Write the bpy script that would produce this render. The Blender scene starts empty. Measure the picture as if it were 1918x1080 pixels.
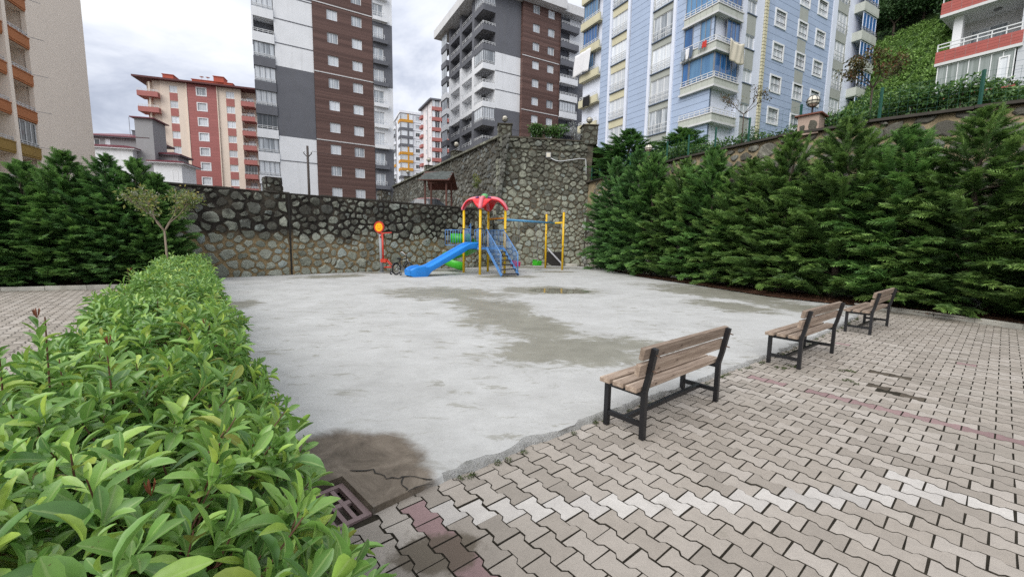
import bpy, bmesh, math, random
import numpy as np
from mathutils import Matrix, Vector
from math import sin, cos, pi, radians as rad
random.seed(7); RNG = np.random.default_rng(7)
SC = bpy.context.scene
COL = SC.collection

# ------------------------------------------------------------------ camera, sky, sun, exposure
PITCH, ROLL, FPX, CAMH = rad(6.61), rad(.969), 770.0, 1.6
_cp, _sp, _c, _s = cos(PITCH), sin(PITCH), cos(ROLL), sin(ROLL)
CM = np.array([[_c, -_s, 0], [_s, _c, 0], [0, 0, 1.]]) @ np.array([[1, 0, 0], [0, -_sp, -_cp], [0, _cp, -_sp]])
cam_d = bpy.data.cameras.new('camera'); cam = bpy.data.objects.new('camera', cam_d); COL.objects.link(cam)
cam_d.sensor_fit = 'HORIZONTAL'; cam_d.sensor_width = 36; cam_d.lens = 36 * FPX / 1918
cam_d.clip_start = .05; cam_d.clip_end = 2000
cam.matrix_world = Matrix([[CM[0][i], -CM[1][i], -CM[2][i], (0, 0, CAMH)[i]] for i in range(3)] + [[0, 0, 0, 1]])
SC.camera = cam

def project(P):                       # world points -> photo pixels and depth (used to pick the pieces that show largest)
    q = (np.asarray(P, float) - [0, 0, CAMH]) @ CM.T
    return 959 + FPX * q[:, 0] / q[:, 2], 540 + FPX * q[:, 1] / q[:, 2], q[:, 2]

world = bpy.data.worlds.new('World'); SC.world = world; world.use_nodes = True
nt = world.node_tree; N = nt.nodes; Lk = nt.links
for n in list(N): N.remove(n)
SUN_EL, SUN_AZ = rad(42), rad(-148)   # azimuth measured from +Y towards +X
def nd(nt, t, **k):
    n = nt.nodes.new(t)
    for a, v in k.items():
        if a.startswith('i_'): n.inputs[a[2:].replace('_', ' ')].default_value = v
        else: setattr(n, a, v)
    return n
out = nd(nt, 'ShaderNodeOutputWorld'); bg = nd(nt, 'ShaderNodeBackground'); bg.inputs[1].default_value = .1
sky = nd(nt, 'ShaderNodeTexSky', sky_type='NISHITA'); sky.sun_disc = False
sky.sun_elevation = SUN_EL; sky.sun_rotation = SUN_AZ; sky.air_density = 1.2; sky.dust_density = 2
tc = nd(nt, 'ShaderNodeTexCoord')
sep = nd(nt, 'ShaderNodeSeparateXYZ'); Lk.new(tc.outputs['Generated'], sep.inputs[0])
zz = nd(nt, 'ShaderNodeMath', operation='MAXIMUM'); Lk.new(sep.outputs[2], zz.inputs[0]); zz.inputs[1].default_value = 0
za = nd(nt, 'ShaderNodeMath', operation='ADD'); Lk.new(zz.outputs[0], za.inputs[0]); za.inputs[1].default_value = .30
dv = nd(nt, 'ShaderNodeVectorMath', operation='SCALE'); inv = nd(nt, 'ShaderNodeMath', operation='DIVIDE')
inv.inputs[0].default_value = 1; Lk.new(za.outputs[0], inv.inputs[1]); Lk.new(tc.outputs['Generated'], dv.inputs[0]); Lk.new(inv.outputs[0], dv.inputs['Scale'])
mp = nd(nt, 'ShaderNodeMapping'); mp.inputs['Location'].default_value = (5.3, 2.1, .7); Lk.new(dv.outputs[0], mp.inputs[0])
n1 = nd(nt, 'ShaderNodeTexNoise', i_Scale=1.5, i_Detail=8.0, i_Roughness=.58, i_Distortion=.5); Lk.new(mp.outputs[0], n1.inputs[0])
r1 = nd(nt, 'ShaderNodeValToRGB'); Lk.new(n1.outputs[0], r1.inputs[0])
e = r1.color_ramp.elements
e[0].position = .33; e[0].color = (2.45, 2.7, 3.35, 1); e[1].position = .60; e[1].color = (5.6, 5.7, 5.8, 1)
m = e.new(.40); m.color = (3.5, 3.75, 4.4, 1); m = e.new(.48); m.color = (4.6, 4.8, 5.3, 1)
gr = nd(nt, 'ShaderNodeMath', operation='MULTIPLY_ADD'); Lk.new(zz.outputs[0], gr.inputs[0]); gr.inputs[1].default_value = .30; gr.inputs[2].default_value = .90
cs = nd(nt, 'ShaderNodeVectorMath', operation='SCALE'); Lk.new(r1.outputs[0], cs.inputs[0]); Lk.new(gr.outputs[0], cs.inputs['Scale'])
mx = nd(nt, 'ShaderNodeMix', data_type='RGBA'); mx.inputs[0].default_value = .95
Lk.new(sky.outputs[0], mx.inputs[6]); Lk.new(cs.outputs[0], mx.inputs[7]); Lk.new(mx.outputs[2], bg.inputs[0]); Lk.new(bg.outputs[0], out.inputs[0])

sun_d = bpy.data.lights.new('sun', 'SUN'); sun = bpy.data.objects.new('sun', sun_d); COL.objects.link(sun)
sun_d.energy = 1.5; sun_d.angle = rad(50); sun_d.color = (1, .97, .92)
sun.rotation_euler = Vector((-sin(SUN_AZ) * cos(SUN_EL), -cos(SUN_AZ) * cos(SUN_EL), -sin(SUN_EL))).to_track_quat('-Z', 'Y').to_euler()
vs = SC.view_settings; vs.view_transform = 'Standard'; vs.look = 'None'; vs.exposure = .98; vs.gamma = 1; vs.use_curve_mapping = False
SC.cycles.use_denoising = False; SC.cycles.max_bounces = 6; SC.cycles.diffuse_bounces = 3; SC.cycles.transparent_max_bounces = 8

# ------------------------------------------------------------------ helpers
class MB:                              # collects shapes into one mesh
    def __init__(s): s.v = []; s.f = []; s.m = []
    def add(s, vs, fs, mi=0):
        k = len(s.v); s.v += [tuple(p) for p in vs]; s.f += [tuple(k + i for i in f) for f in fs]; s.m += [mi] * len(fs); return s
    def box(s, x0, x1, y0, y1, z0, z1, mi=0):
        return s.add([(x0, y0, z0), (x1, y0, z0), (x1, y1, z0), (x0, y1, z0), (x0, y0, z1), (x1, y0, z1), (x1, y1, z1), (x0, y1, z1)],
                     [(0, 3, 2, 1), (4, 5, 6, 7), (0, 1, 5, 4), (1, 2, 6, 5), (2, 3, 7, 6), (3, 0, 4, 7)], mi)
    def bar(s, a, b, w, h, up=(0, 0, 1), mi=0):       # rectangular bar from a to b
        a = Vector(a); b = Vector(b); d = (b - a).normalized(); u = Vector(up)
        x = d.cross(u)
        if x.length < 1e-4: x = d.cross(Vector((1, 0, 0)))
        x.normalize(); y = x.cross(d).normalized(); x *= w / 2; y *= h / 2
        return s.add([a - x - y, a + x - y, a + x + y, a - x + y, b - x - y, b + x - y, b + x + y, b - x + y],
                     [(0, 3, 2, 1), (4, 5, 6, 7), (0, 1, 5, 4), (1, 2, 6, 5), (2, 3, 7, 6), (3, 0, 4, 7)], mi)
    def tube(s, pts, r, n=8, mi=0, closed=False, caps=True):
        pts = [Vector(p) for p in pts]; m = len(pts); rs = r if isinstance(r, (list, tuple)) else [r] * m
        vs = []; prev = None
        for i, p in enumerate(pts):
            if closed: t = pts[(i + 1) % m] - pts[i - 1]
            else: t = pts[min(i + 1, m - 1)] - pts[max(i - 1, 0)]
            t.normalize()
            if prev is None:
                x = t.cross(Vector((0, 0, 1)))
                if x.length < 1e-3: x = t.cross(Vector((1, 0, 0)))
            else: x = prev - t * prev.dot(t)
            x.normalize(); prev = x; y = t.cross(x)
            for k in range(n): vs.append(p + (x * cos(2 * pi * k / n) + y * sin(2 * pi * k / n)) * rs[i])
        fs = []
        for i in range(m if closed else m - 1):
            j = (i + 1) % m
            for k in range(n): fs.append((i * n + k, i * n + (k + 1) % n, j * n + (k + 1) % n, j * n + k))
        if caps and not closed: fs += [tuple(range(n))[::-1], tuple((m - 1) * n + k for k in range(n))]
        return s.add(vs, fs, mi)
    def lathe(s, prof, n=16, o=(0, 0, 0), mi=0):      # (r, z) profile around a vertical axis
        vs = []; fs = []
        for r, z in prof:
            for k in range(n): vs.append((o[0] + r * cos(2 * pi * k / n), o[1] + r * sin(2 * pi * k / n), o[2] + z))
        for i in range(len(prof) - 1):
            for k in range(n): fs.append((i * n + k, i * n + (k + 1) % n, (i + 1) * n + (k + 1) % n, (i + 1) * n + k))
        return s.add(vs, fs, mi)
    def mesh(s, name, smooth=False, mats=()):
        me = bpy.data.meshes.new(name); me.from_pydata(s.v, [], s.f)
        for mm in mats: me.materials.append(mm)
        if len(mats) > 1: me.polygons.foreach_set('material_index', s.m)
        if smooth: me.polygons.foreach_set('use_smooth', [True] * len(me.polygons))
        me.update(); return me
    def obj(s, name, mat, parent=None, smooth=False, mw=None):
        mats = mat if isinstance(mat, (list, tuple)) else [mat]
        return link(name, s.mesh(name, smooth, mats), parent, mw)

def link(name, data, parent=None, mw=None):
    o = bpy.data.objects.new(name, data); COL.objects.link(o)
    if parent is not None: o.parent = parent
    if mw is not None: o.matrix_basis = mw
    return o
def tag(o, label=None, cat=None, group=None, kind=None):
    if label: o['label'] = label
    if cat: o['category'] = cat
    if group: o['group'] = group
    if kind: o['kind'] = kind
    return o
def thing(name, label, cat, loc=(0, 0, 0), rz=0, group=None):
    o = link(name, None); o.location = loc; o.rotation_euler = (0, 0, rz); o.empty_display_size = .2
    return tag(o, label, cat, group)
def copy_tree(o, parent=None):
    c = o.copy(); COL.objects.link(c)
    if parent is not None: c.parent = parent
    for ch in list(o.children): copy_tree(ch, c)
    return c
def np_mesh(name, V, F, mat, smooth=False, attr=None, mi=None):    # V (n,3), F (m,k) arrays
    me = bpy.data.meshes.new(name); m, k = F.shape
    me.vertices.add(len(V)); me.vertices.foreach_set('co', np.ascontiguousarray(V, dtype=np.float32).ravel())
    me.loops.add(m * k); me.loops.foreach_set('vertex_index', np.ascontiguousarray(F, dtype=np.int32).ravel())
    me.polygons.add(m); me.polygons.foreach_set('loop_start', np.arange(0, m * k, k, dtype=np.int32))
    for mm in (mat if isinstance(mat, (list, tuple)) else [mat]): me.materials.append(mm)
    if smooth: me.polygons.foreach_set('use_smooth', np.ones(m, dtype=bool))
    if mi is not None: me.polygons.foreach_set('material_index', np.ascontiguousarray(mi, dtype=np.int32))
    me.update(calc_edges=True)
    if attr is not None:
        a = me.attributes.new('tone', 'FLOAT', 'POINT'); a.data.foreach_set('value', np.ascontiguousarray(attr, dtype=np.float32))
    if not smooth: me.shade_flat()
    me.validate(); return me
def scatter_arrays(tv, tf, R, T):      # template verts (n,3), faces (m,k); R (N,3,3) incl. scale, T (N,3)
    V = np.einsum('nij,vj->nvi', R, tv) + T[:, None, :]
    F = tf[None] + (np.arange(len(T)) * len(tv))[:, None, None]
    return V.reshape(-1, 3), F.reshape(-1, tf.shape[1])
def frames(dirs, ups, scale):          # columns: side, along, normal
    y = dirs / np.linalg.norm(dirs, axis=1, keepdims=True); x = np.cross(y, ups); x /= np.maximum(np.linalg.norm(x, axis=1, keepdims=True), 1e-6)
    z = np.cross(x, y); return np.stack([x, y, z], axis=2) * scale[:, None, None]

# ------------------------------------------------------------------ materials
class G:                               # small node-graph writer
    def __init__(s, name):
        s.mat = bpy.data.materials.new(name); s.mat.use_nodes = True; s.nt = s.mat.node_tree
        s.b = s.nt.nodes['Principled BSDF']; s.o = s.nt.nodes['Material Output']; s._pos = None
    def n(s, t, **k): return nd(s.nt, t, **k)
    def l(s, a, b): s.nt.links.new(a, b)
    @property
    def pos(s):
        if s._pos is None: s._pos = s.n('ShaderNodeNewGeometry')
        return s._pos.outputs['Position']
    @property
    def isl(s): s.pos; return s._pos.outputs['Random Per Island']
    def objc(s): return s.n('ShaderNodeTexCoord').outputs['Object']
    def rnd(s): return s.n('ShaderNodeObjectInfo').outputs['Random']
    def attr(s, a='tone'): return s.n('ShaderNodeAttribute', attribute_name=a).outputs['Fac']
    def mapv(s, v, loc=(0, 0, 0), rot=(0, 0, 0), sc=(1, 1, 1)):
        m = s.n('ShaderNodeMapping'); m.inputs[1].default_value = loc; m.inputs[2].default_value = rot; m.inputs[3].default_value = sc; s.l(v, m.inputs[0]); return m.outputs[0]
    def noise(s, scale, detail=4, vec=None, rough=.55, dist=0):
        m = s.n('ShaderNodeTexNoise', i_Scale=float(scale), i_Detail=float(detail), i_Roughness=float(rough), i_Distortion=float(dist)); s.l(s.pos if vec is None else vec, m.inputs[0]); return m.outputs[0]
    def math(s, op, a, b=None, c=None, clamp=False):
        m = s.n('ShaderNodeMath', operation=op); m.use_clamp = clamp
        for i, v in enumerate((a, b, c)):
            if v is None: continue
            if isinstance(v, (int, float)): m.inputs[i].default_value = v
            else: s.l(v, m.inputs[i])
        return m.outputs[0]
    def ss(s, v, a, b):                # smooth step
        m = s.n('ShaderNodeMapRange', interpolation_type='SMOOTHSTEP'); s.l(v, m.inputs[0]); m.inputs[1].default_value = a; m.inputs[2].default_value = b; return m.outputs[0]
    def z(s):
        m = s.n('ShaderNodeSeparateXYZ'); s.l(s.pos, m.inputs[0]); return m.outputs[2]
    def mix(s, f, a, b, mode='MIX'):
        m = s.n('ShaderNodeMix', data_type='RGBA', blend_type=mode)
        for i, v in ((0, f), (6, a), (7, b)):
            if isinstance(v, (int, float)): m.inputs[i].default_value = v
            elif isinstance(v, tuple): m.inputs[i].default_value = v + (1,) if len(v) == 3 else v
            else: s.l(v, m.inputs[i])
        return m.outputs[2]
    def val(s, col, f, lo, hi):        # colour scaled by a factor that runs lo..hi
        r = s.n('ShaderNodeMapRange'); s.l(f, r.inputs[0]); r.inputs[3].default_value = lo; r.inputs[4].default_value = hi
        m = s.n('ShaderNodeVectorMath', operation='SCALE'); s.l(r.outputs[0], m.inputs['Scale'])
        if isinstance(col, tuple): m.inputs[0].default_value = col[:3]
        else: s.l(col, m.inputs[0])
        return m.outputs[0]
    def ramp(s, f, *stops):
        r = s.n('ShaderNodeValToRGB'); s.l(f, r.inputs[0]); e = r.color_ramp.elements
        while len(e) < len(stops): e.new(.5)
        for el, (p, c) in zip(e, stops): el.position = p; el.color = tuple(c) + (1,)
        return r.outputs[0]
    def bump(s, h, strength=.3, dist=.02):
        b = s.n('ShaderNodeBump', i_Strength=float(strength), i_Distance=float(dist)); s.l(h, b.inputs['Height']); s.l(b.outputs[0], s.b.inputs['Normal']); return s
    def set(s, col=None, rough=None, metal=None, spec=None):
        for k, v in (('Base Color', col), ('Roughness', rough), ('Metallic', metal), ('Specular IOR Level', spec)):
            if v is None: continue
            if isinstance(v, tuple): s.b.inputs[k].default_value = v + (1,) if len(v) == 3 else v
            elif isinstance(v, (int, float)): s.b.inputs[k].default_value = v
            else: s.l(v, s.b.inputs[k])
        return s
    def translucent(s, col, amt):
        t = s.n('ShaderNodeBsdfTranslucent'); m = s.n('ShaderNodeMixShader'); m.inputs[0].default_value = amt
        s.l(col, t.inputs[0]); s.l(s.b.outputs[0], m.inputs[1]); s.l(t.outputs[0], m.inputs[2]); s.l(m.outputs[0], s.o.inputs[0]); return s

def paint(name, col, rough=.55, var=.12, scale=3.0, bump=.05, bscale=60, metal=0, dirt=0, spec=.4, rnd=0):
    g = G(name); n = g.noise(scale, 5); c = g.val(col, n, 1 - var * 1.6, 1 + var * 1.6)
    if rnd: c = g.val(c, g.rnd(), 1 - rnd, 1 + rnd)
    if dirt:                            # streaky rain dirt
        v = g.mapv(g.pos, sc=(1.3, 1.3, .12)); d = g.ss(g.noise(1.6, 6, v, .65), .5, .75)
        c = g.mix(g.math('MULTIPLY', d, dirt), c, (.16, .15, .13))
    g.set(c, rough, metal, spec)
    if bump: g.bump(g.noise(bscale, 3), bump, .01)
    return g.mat
# ------------------------------------------------------------------ the setting: ground, soil, slab, paving, kerbs
def soil_mat(name, a, b, sc=9):
    g = G(name); n = g.noise(sc, 8, rough=.7); c = g.ramp(n, (.3, a), (.7, b)); g.set(c, .95, 0, .2); g.bump(g.noise(sc * 5, 6), .8, .03); return g.mat
M_ground = soil_mat('bare ground', (.10, .09, .07), (.17, .15, .12), 2)
M_soil = soil_mat('reddish leaf litter', (.035, .018, .011), (.12, .055, .032), 14)
M_turf = soil_mat('rough grass bank', (.025, .05, .015), (.06, .11, .03), 3)

mb = MB(); S = 500; mb.add([(-S, -S, -.09), (S, -S, -.09), (S, S, -.09), (-S, S, -.09)], [(0, 1, 2, 3)])
tag(mb.obj('ground', M_ground), kind='structure')

def poly_sheet(name, pts, z, mat):
    bm = bmesh.new(); vs = [bm.verts.new((x, y, z)) for x, y in pts]; bm.faces.new(vs); bmesh.ops.triangulate(bm, faces=bm.faces[:])
    me = bpy.data.meshes.new(name); bm.to_mesh(me); bm.free(); me.materials.append(mat)
    for p in me.polygons:
        if p.normal.z < 0: p.flip()
    return tag(link(name, me), kind='structure')
# planting beds: under the right-hand conifers, under the left-hand ones, and under the hedge
poly_sheet('soil_bed', [(4.0, 27.4), (5.5, 23.8), (5.95, 19), (7.0, 15.73), (7.9, 12.3), (8.7, 11.2), (9.42, 10.66), (9.9, 9.6), (10.35, 8.2), (11.7, 5.2), (13.1, 1.5), (17, 1.5), (15, 9), (12, 14), (9.5, 19), (7.5, 24), (6, 28)], .06, M_soil)
poly_sheet('soil_bed', [(-19, 9.2), (-14.0, 11.28), (-11.5, 12.30), (-10.2, 12.9), (-11.0, 15.4), (-20, 13)], .06, M_soil)
HD = np.array([-.61, .792]); HN = np.array([.792, .61])          # hedge direction and the direction across it
def hp(s, n): return (HD[0] * s + HN[0] * n, HD[1] * s + HN[1] * n)
poly_sheet('soil_bed', [hp(.35, .22), hp(.35, -.8), hp(16.6, -.8), hp(16.6, .22)], .012, soil_mat('hedge soil', (.03, .022, .015), (.09, .065, .045), 16))

# ---- concrete slab of the play court: pale, weathered, with damp patches, a standing puddle and a brown silt fan by the drain
def slab_material():
    g = G('weathered concrete'); P = g.pos
    def blob(cx, cy, rx, ry, rot):       # 1 in the middle, 0 at the rim
        v = g.mapv(g.mapv(P, loc=(-cx, -cy, 0)), rot=(0, 0, -rot)); v = g.mapv(v, sc=(1 / rx, 1 / ry, 0))
        L = g.n('ShaderNodeVectorMath', operation='LENGTH'); g.l(v, L.inputs[0]); return g.math('SUBTRACT', 1, L.outputs['Value'])
    def union(l):
        r = blob(*l[0])
        for b in l[1:]: r = g.math('MAXIMUM', r, blob(*b))
        return r
    fine = g.noise(2.6, 12, g.mapv(P, sc=(.8, 1.3, 1)), rough=.78, dist=.9); mid = g.noise(.8, 6, rough=.6, dist=.8); grit = g.noise(45, 4, rough=.7)
    ragged = g.math('ADD', g.math('MULTIPLY', g.math('SUBTRACT', fine, .5), 2.3), g.math('MULTIPLY', g.math('SUBTRACT', mid, .5), 1.6))
    wet = union([(-2.0, 12.0, 2.2, 1.5, -.35), (-.55, 9.7, 1.0, 1.9, .35), (.15, 7.6, .95, 1.9, .45), (1.05, 5.85, 1.5, 1.0, .25), (1.15, 13.1, 2.0, 1.2, 0), (6.5, 13.2, 1.5, 3.2, .35), (1, 24.5, 4, 1.2, 0), (-5, 20, 3.0, .9, .75), (5.5, 10.4, .9, 1.3, .5),
                 (-6.3, 9.3, .5, .8, .6), (-.3, 17.9, 1.6, .8, .2), (2.2, 21.3, 1.3, .7, .1), (-7.2, 16.8, 1.6, .7, .75), (-3.6, 18.0, 1.4, .6, .7), (7.3, 10.2, .9, 1.0, .5)])
    wm = g.ss(g.math('ADD', wet, g.math('MULTIPLY', ragged, 1.05)), -.10, .38)
    specks = g.math('MULTIPLY', g.ss(g.noise(3.1, 9, g.mapv(P, sc=(.75, 1.6, 1)), .72, .5), .54, .64), g.ss(g.noise(.45, 3), .36, .56))
    damp = g.math('MAXIMUM', wm, g.math('MULTIPLY', specks, .75))
    pud = g.ss(g.math('ADD', union([(1.5, 13.0, 1.05, .75, 0)]), g.math('MULTIPLY', ragged, .16)), .0, .12)
    brown = g.ss(g.math('ADD', union([(-1.0, 2.76, .41, .46, .5), (-.78, 2.46, .34, .28, .7), (-1.3, 2.7, .55, .55, 0)]), g.math('MULTIPLY', ragged, .30)), -.04, .30)
    dry = g.ramp(g.noise(1.1, 9, rough=.66), (.28, (.36, .357, .34)), (.5, (.435, .434, .418)), (.72, (.50, .50, .485)))
    dry = g.mix(g.ss(grit, .44, .28), dry, (.33, .33, .31)); dry = g.val(dry, g.noise(11, 9, g.mapv(P, sc=(.8, 1.4, 1)), .75, .4), .80, 1.2)
    wetc = g.ramp(g.noise(1.7, 8, rough=.65), (.3, (.19, .182, .147)), (.7, (.285, .275, .228)))
    c = g.mix(damp, dry, wetc)
    browns = g.ramp(g.noise(3.2, 10, rough=.75, dist=.7), (.3, (.075, .06, .044)), (.5, (.15, .122, .093)), (.72, (.25, .21, .165)))
    c = g.mix(brown, c, browns); c = g.mix(g.math('MULTIPLY', pud, .55), c, (.13, .125, .10))
    g.set(c, g.math('SUBTRACT', g.math('SUBTRACT', .82, g.math('MULTIPLY', wm, .34)), g.math('MULTIPLY', pud, .45), clamp=True), 0, .4)
    h = g.math('MULTIPLY', g.math('ADD', g.math('MULTIPLY', grit, .6), fine), g.math('SUBTRACT', 1, g.math('MULTIPLY', pud, .97)))
    g.bump(h, .35, .012); return g.mat
M_slab = slab_material()
edge_right = [(-.51, 2.51), (.19, 3.07), (.85, 3.58), (2.2, 4.62), (3.52, 5.59), (4.95, 6.75), (6.41, 7.93), (7.6, 9.0), (8.7, 10.1)]
rest = [(9.15, 10.75), (8.5, 11.35), (7.8, 12.4), (6.9, 15.73), (5.85, 19), (5.4, 23.8), (4.4, 26.9), (1.2, 27.2), (-1.3, 25.9), (-3.05, 23.25), (-6.55, 19.35), (-9.15, 17.5), (-11.1, 15.4), (-10.65, 13.6), (-1.98, 2.78), (-1.47, 2.22), (-1.40, 2.25), (-1.10, 2.55), (-.79, 2.24)]
def resample(pts, st, jit, seed):
    r = random.Random(seed); o = []
    for (a, b), (c, d) in zip(pts[:-1], pts[1:]):
        n = max(1, int(math.hypot(c - a, d - b) / st))
        for i in range(n):
            t = i / n; o.append((a + (c - a) * t + r.uniform(-jit, jit), b + (d - b) * t + r.uniform(-jit, jit)))
    return o
ol = resample(edge_right + [rest[0]], .05, .004, 3); nE = len(ol); ol += resample(rest + [edge_right[0]], .4, 0, 4)
bm = bmesh.new(); rr = random.Random(9); nO = len(ol)
def nrm(i):
    a, b = ol[(i - 1) % nO], ol[(i + 1) % nO]; t = Vector((b[0] - a[0], b[1] - a[1], 0)); t.normalize(); return Vector((t.y, -t.x, 0))
top = []; mid = []; low = []
wk = np.convolve(np.random.default_rng(5).normal(0, .030, nO + 8), np.ones(5) / 5, 'same'); wk2 = np.convolve(np.random.default_rng(6).normal(0, .05, nO + 8), np.ones(4) / 4, 'same')
for i, (x, y) in enumerate(ol):
    n = nrm(i); p = Vector((x, y, 0)); k = 0 if (i < 2 or i >= nE - 2) else 1
    if i >= nE: k = 0
    p = p + n * float(wk[i]) * k
    top.append(bm.verts.new(p - n * (.035 + .7 * float(wk2[i])) * k + Vector((0, 0, .042)))); mid.append(bm.verts.new(p - n * (.012 + rr.uniform(-.008, .008)) * k + Vector((0, 0, .034 + rr.uniform(-.006, .006))))); low.append(bm.verts.new(p + n * rr.uniform(-.008, .022) + Vector((0, 0, -.02))))
f = bm.faces.new(top)
for i in range(nO):
    j = (i + 1) % nO
    for u_, v_ in ((top, mid), (mid, low)):
        q = bm.faces.new((u_[i], v_[i], v_[j], u_[j])); q.material_index = 1 if (2 <= i < nE - 2) else 0; q.smooth = True
bmesh.ops.triangulate(bm, faces=[f]); bmesh.ops.recalc_face_normals(bm, faces=bm.faces[:])
me = bpy.data.meshes.new('play_court'); bm.to_mesh(me); bm.free(); me.materials.append(M_slab)
g = G('crumbling slab edge'); n = g.noise(28, 8, rough=.8); c = g.ramp(n, (.26, (.20, .195, .165)), (.38, (.42, .415, .39)), (.58, (.50, .497, .478)), (.75, (.58, .58, .56))); c = g.mix(g.math('MULTIPLY', g.ss(g.noise(3.5, 7, rough=.7), .54, .68), .45), c, (.075, .08, .045)); g.set(c, .95, 0, .2); g.bump(g.math('ADD', n, g.noise(70, 4)), 1.0, .035); me.materials.append(g.mat)
court = tag(link('play_court', me), 'pale weathered concrete slab with damp patches', kind='structure')
# cracks across the silted corner of the slab: thin dark fissures
g = G('fissure'); g.set((.02, .018, .015), .9); M_fis = g.mat
def fissure(pts, w):
    mb = MB(); r = random.Random(len(pts) + int(pts[0][0] * 100)); P = resample(pts + [pts[-1]], .035, .012, r.random()) + [pts[-1]]
    vs = []
    for i, (x, y) in enumerate(P):
        q = P[min(i + 1, len(P) - 1)]; o = P[max(i - 1, 0)]; t = Vector((q[0] - o[0], q[1] - o[1], 0)); t = t.normalized() if t.length > 1e-6 else Vector((1, 0, 0))
        k = w * r.uniform(.4, 1.2); vs += [(x - t.y * k, y + t.x * k, .0475), (x + t.y * k, y - t.x * k, .0475)]
    mb.add(vs, [(2 * i, 2 * i + 1, 2 * i + 3, 2 * i + 2) for i in range(len(P) - 1)]); mb.obj('crack', M_fis, court)
fissure([(-1.06, 2.60), (-.93, 2.62), (-.80, 2.52), (-.66, 2.55), (-.50, 2.52)], .006); fissure([(-.70, 2.54), (-.68, 2.45), (-.64, 2.40)], .004)
fissure([(-.63, 2.38), (-.58, 2.44), (-.49, 2.47)], .005)

# ---- interlocking bone-shaped concrete pavers
def paver_mat(name, a, b, mossy=.35):
    g = G(name); r = g.math('FRACT', g.math('ADD', g.isl, g.rnd())); c = g.ramp(r, (0, a), (.15, tuple(.82 * v for v in a)), (.5, a), (1, b))
    c = g.val(c, g.noise(9, 9, rough=.75), .74, 1.24); c = g.val(c, g.noise(150, 4, rough=.85), .72, 1.26)
    c = g.mix(g.math('MULTIPLY', g.ss(g.noise(.55, 6, rough=.65, dist=.5), .5, .78), mossy), c, (.19, .185, .15))
    v = g.mapv(g.mapv(g.pos, loc=(.36, -1.95, 0)), sc=(1 / .30, 1 / .20, 0)); L = g.n('ShaderNodeVectorMath', operation='LENGTH'); g.l(v, L.inputs[0]); d = g.ss(g.math('ADD', g.math('SUBTRACT', 1, L.outputs['Value']), g.math('MULTIPLY', g.math('SUBTRACT', g.noise(6, 8, rough=.7), .5), 1.5)), .05, .45); c = g.mix(g.math('MULTIPLY', d, .85), c, (.11, .09, .065))
    v2 = g.ss(g.noise(1.4, 8, rough=.72, dist=.4), .60, .72); c = g.mix(g.math('MULTIPLY', v2, .35), c, (.15, .14, .10))
    g.set(c, .88, 0, .25); g.bump(g.noise(110, 6, rough=.8), .6, .008); return g.mat
M_pav = paver_mat('beige paver', (.355, .315, .27), (.42, .38, .335))
M_pavw = paver_mat('white paver', (.50, .47, .435), (.56, .53, .49), .15)
M_pavr = paver_mat('red paver', (.29, .195, .19), (.32, .22, .215), .3)
M_bed = soil_mat('dark joint sand', (.016, .014, .010), (.05, .043, .030), 9)
PL, PP, PW, Pw = .197, .140, .165, .115
A1 = PL * np.array([.642, -.766]); A2 = PP * np.array([.766, .643]) + PL / 2 * np.array([.642, -.766]); PO = np.array([-.353, 2.272])
def paver_template():
    j = .0042; L, W, w = PL / 2 - j, PW / 2 - j, Pw / 2 - j
    o = [(W, L), (W, .305 * PL), (w, .195 * PL), (w, -.195 * PL), (W, -.305 * PL), (W, -L)]; o = o + [(-x, -y) for x, y in o]
    v = [(x * .985, y * .988, 0) for x, y in o] + [(x, y, -.004) for x, y in o] + [(x, y, -.03) for x, y in o]
    n = 12; q = [(n + i, n + (i + 1) % n, (i + 1) % n, i)[::-1] for i in range(n)] + [(2 * n + i, 2 * n + (i + 1) % n, n + (i + 1) % n, n + i)[::-1] for i in range(n)]
    q = [tuple(reversed(f)) for f in q]
    t = [(0, 11, 1, 1), (11, 10, 2, 1), (10, 9, 3, 2), (9, 8, 4, 3), (8, 7, 5, 4), (7, 6, 6, 5)]
    t = [(0, 1, 10, 11), (1, 2, 9, 10), (2, 3, 8, 9), (3, 4, 7, 8), (4, 5, 6, 7)]
    return np.array(v), np.array(q + [f[::-1] for f in t])
PV, PF = paver_template()
# face order: make every face look outwards
def outward(V, F):
    c = V.mean(0); o = []
    for f in F:
        p = V[list(f)]; nn = np.cross(p[1] - p[0], p[2] - p[0]); o.append(f if np.dot(nn, p.mean(0) - c) > 0 else f[::-1])
    return np.array(o)
PF = outward(PV * [1, 1, 3], PF); PMI = np.array([1] * 24 + [0] * 5); M_grime = soil_mat('grimy paver side', (.03, .026, .02), (.09, .078, .06), 20)
M_fill = soil_mat('soil in gaps', (.07, .058, .045), (.15, .125, .095), 12)
me_pav = {}
for k, m in (('b', M_pav), ('w', M_pavw), ('r', M_pavr), ('s', M_fill)): me_pav[k] = np_mesh('paver', PV, PF, [m, M_grime], mi=PMI)
def inside(p, poly):
    x, y = p; c = False
    for (a, b), (d, e) in zip(poly, poly[1:] + poly[:1]):
        if (b > y) != (e > y) and x < (d - a) * (y - b) / (e - b) + a: c = not c
    return c
fieldR = [(-.30, .2), (-.30, -1.2), (15, -1.2), (13.1, 1.5), (11.66, 5.2), (10.28, 8.14), (9.9, 9.55), (9.3, 10.6), (8.45, 10.05), (6.30, 8.06), (3.42, 5.74), (.75, 3.75), (-.58, 2.70), (-.80, 2.26), (-.98, 2.04), (-.75, 1.7)]
fieldL = [hp(.2, -.75), hp(15.6, -.72), (-11.5, 12.14), (-14.0, 11.14), (-19, 9.05), (-19, -1), (-.7, -1)]
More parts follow.
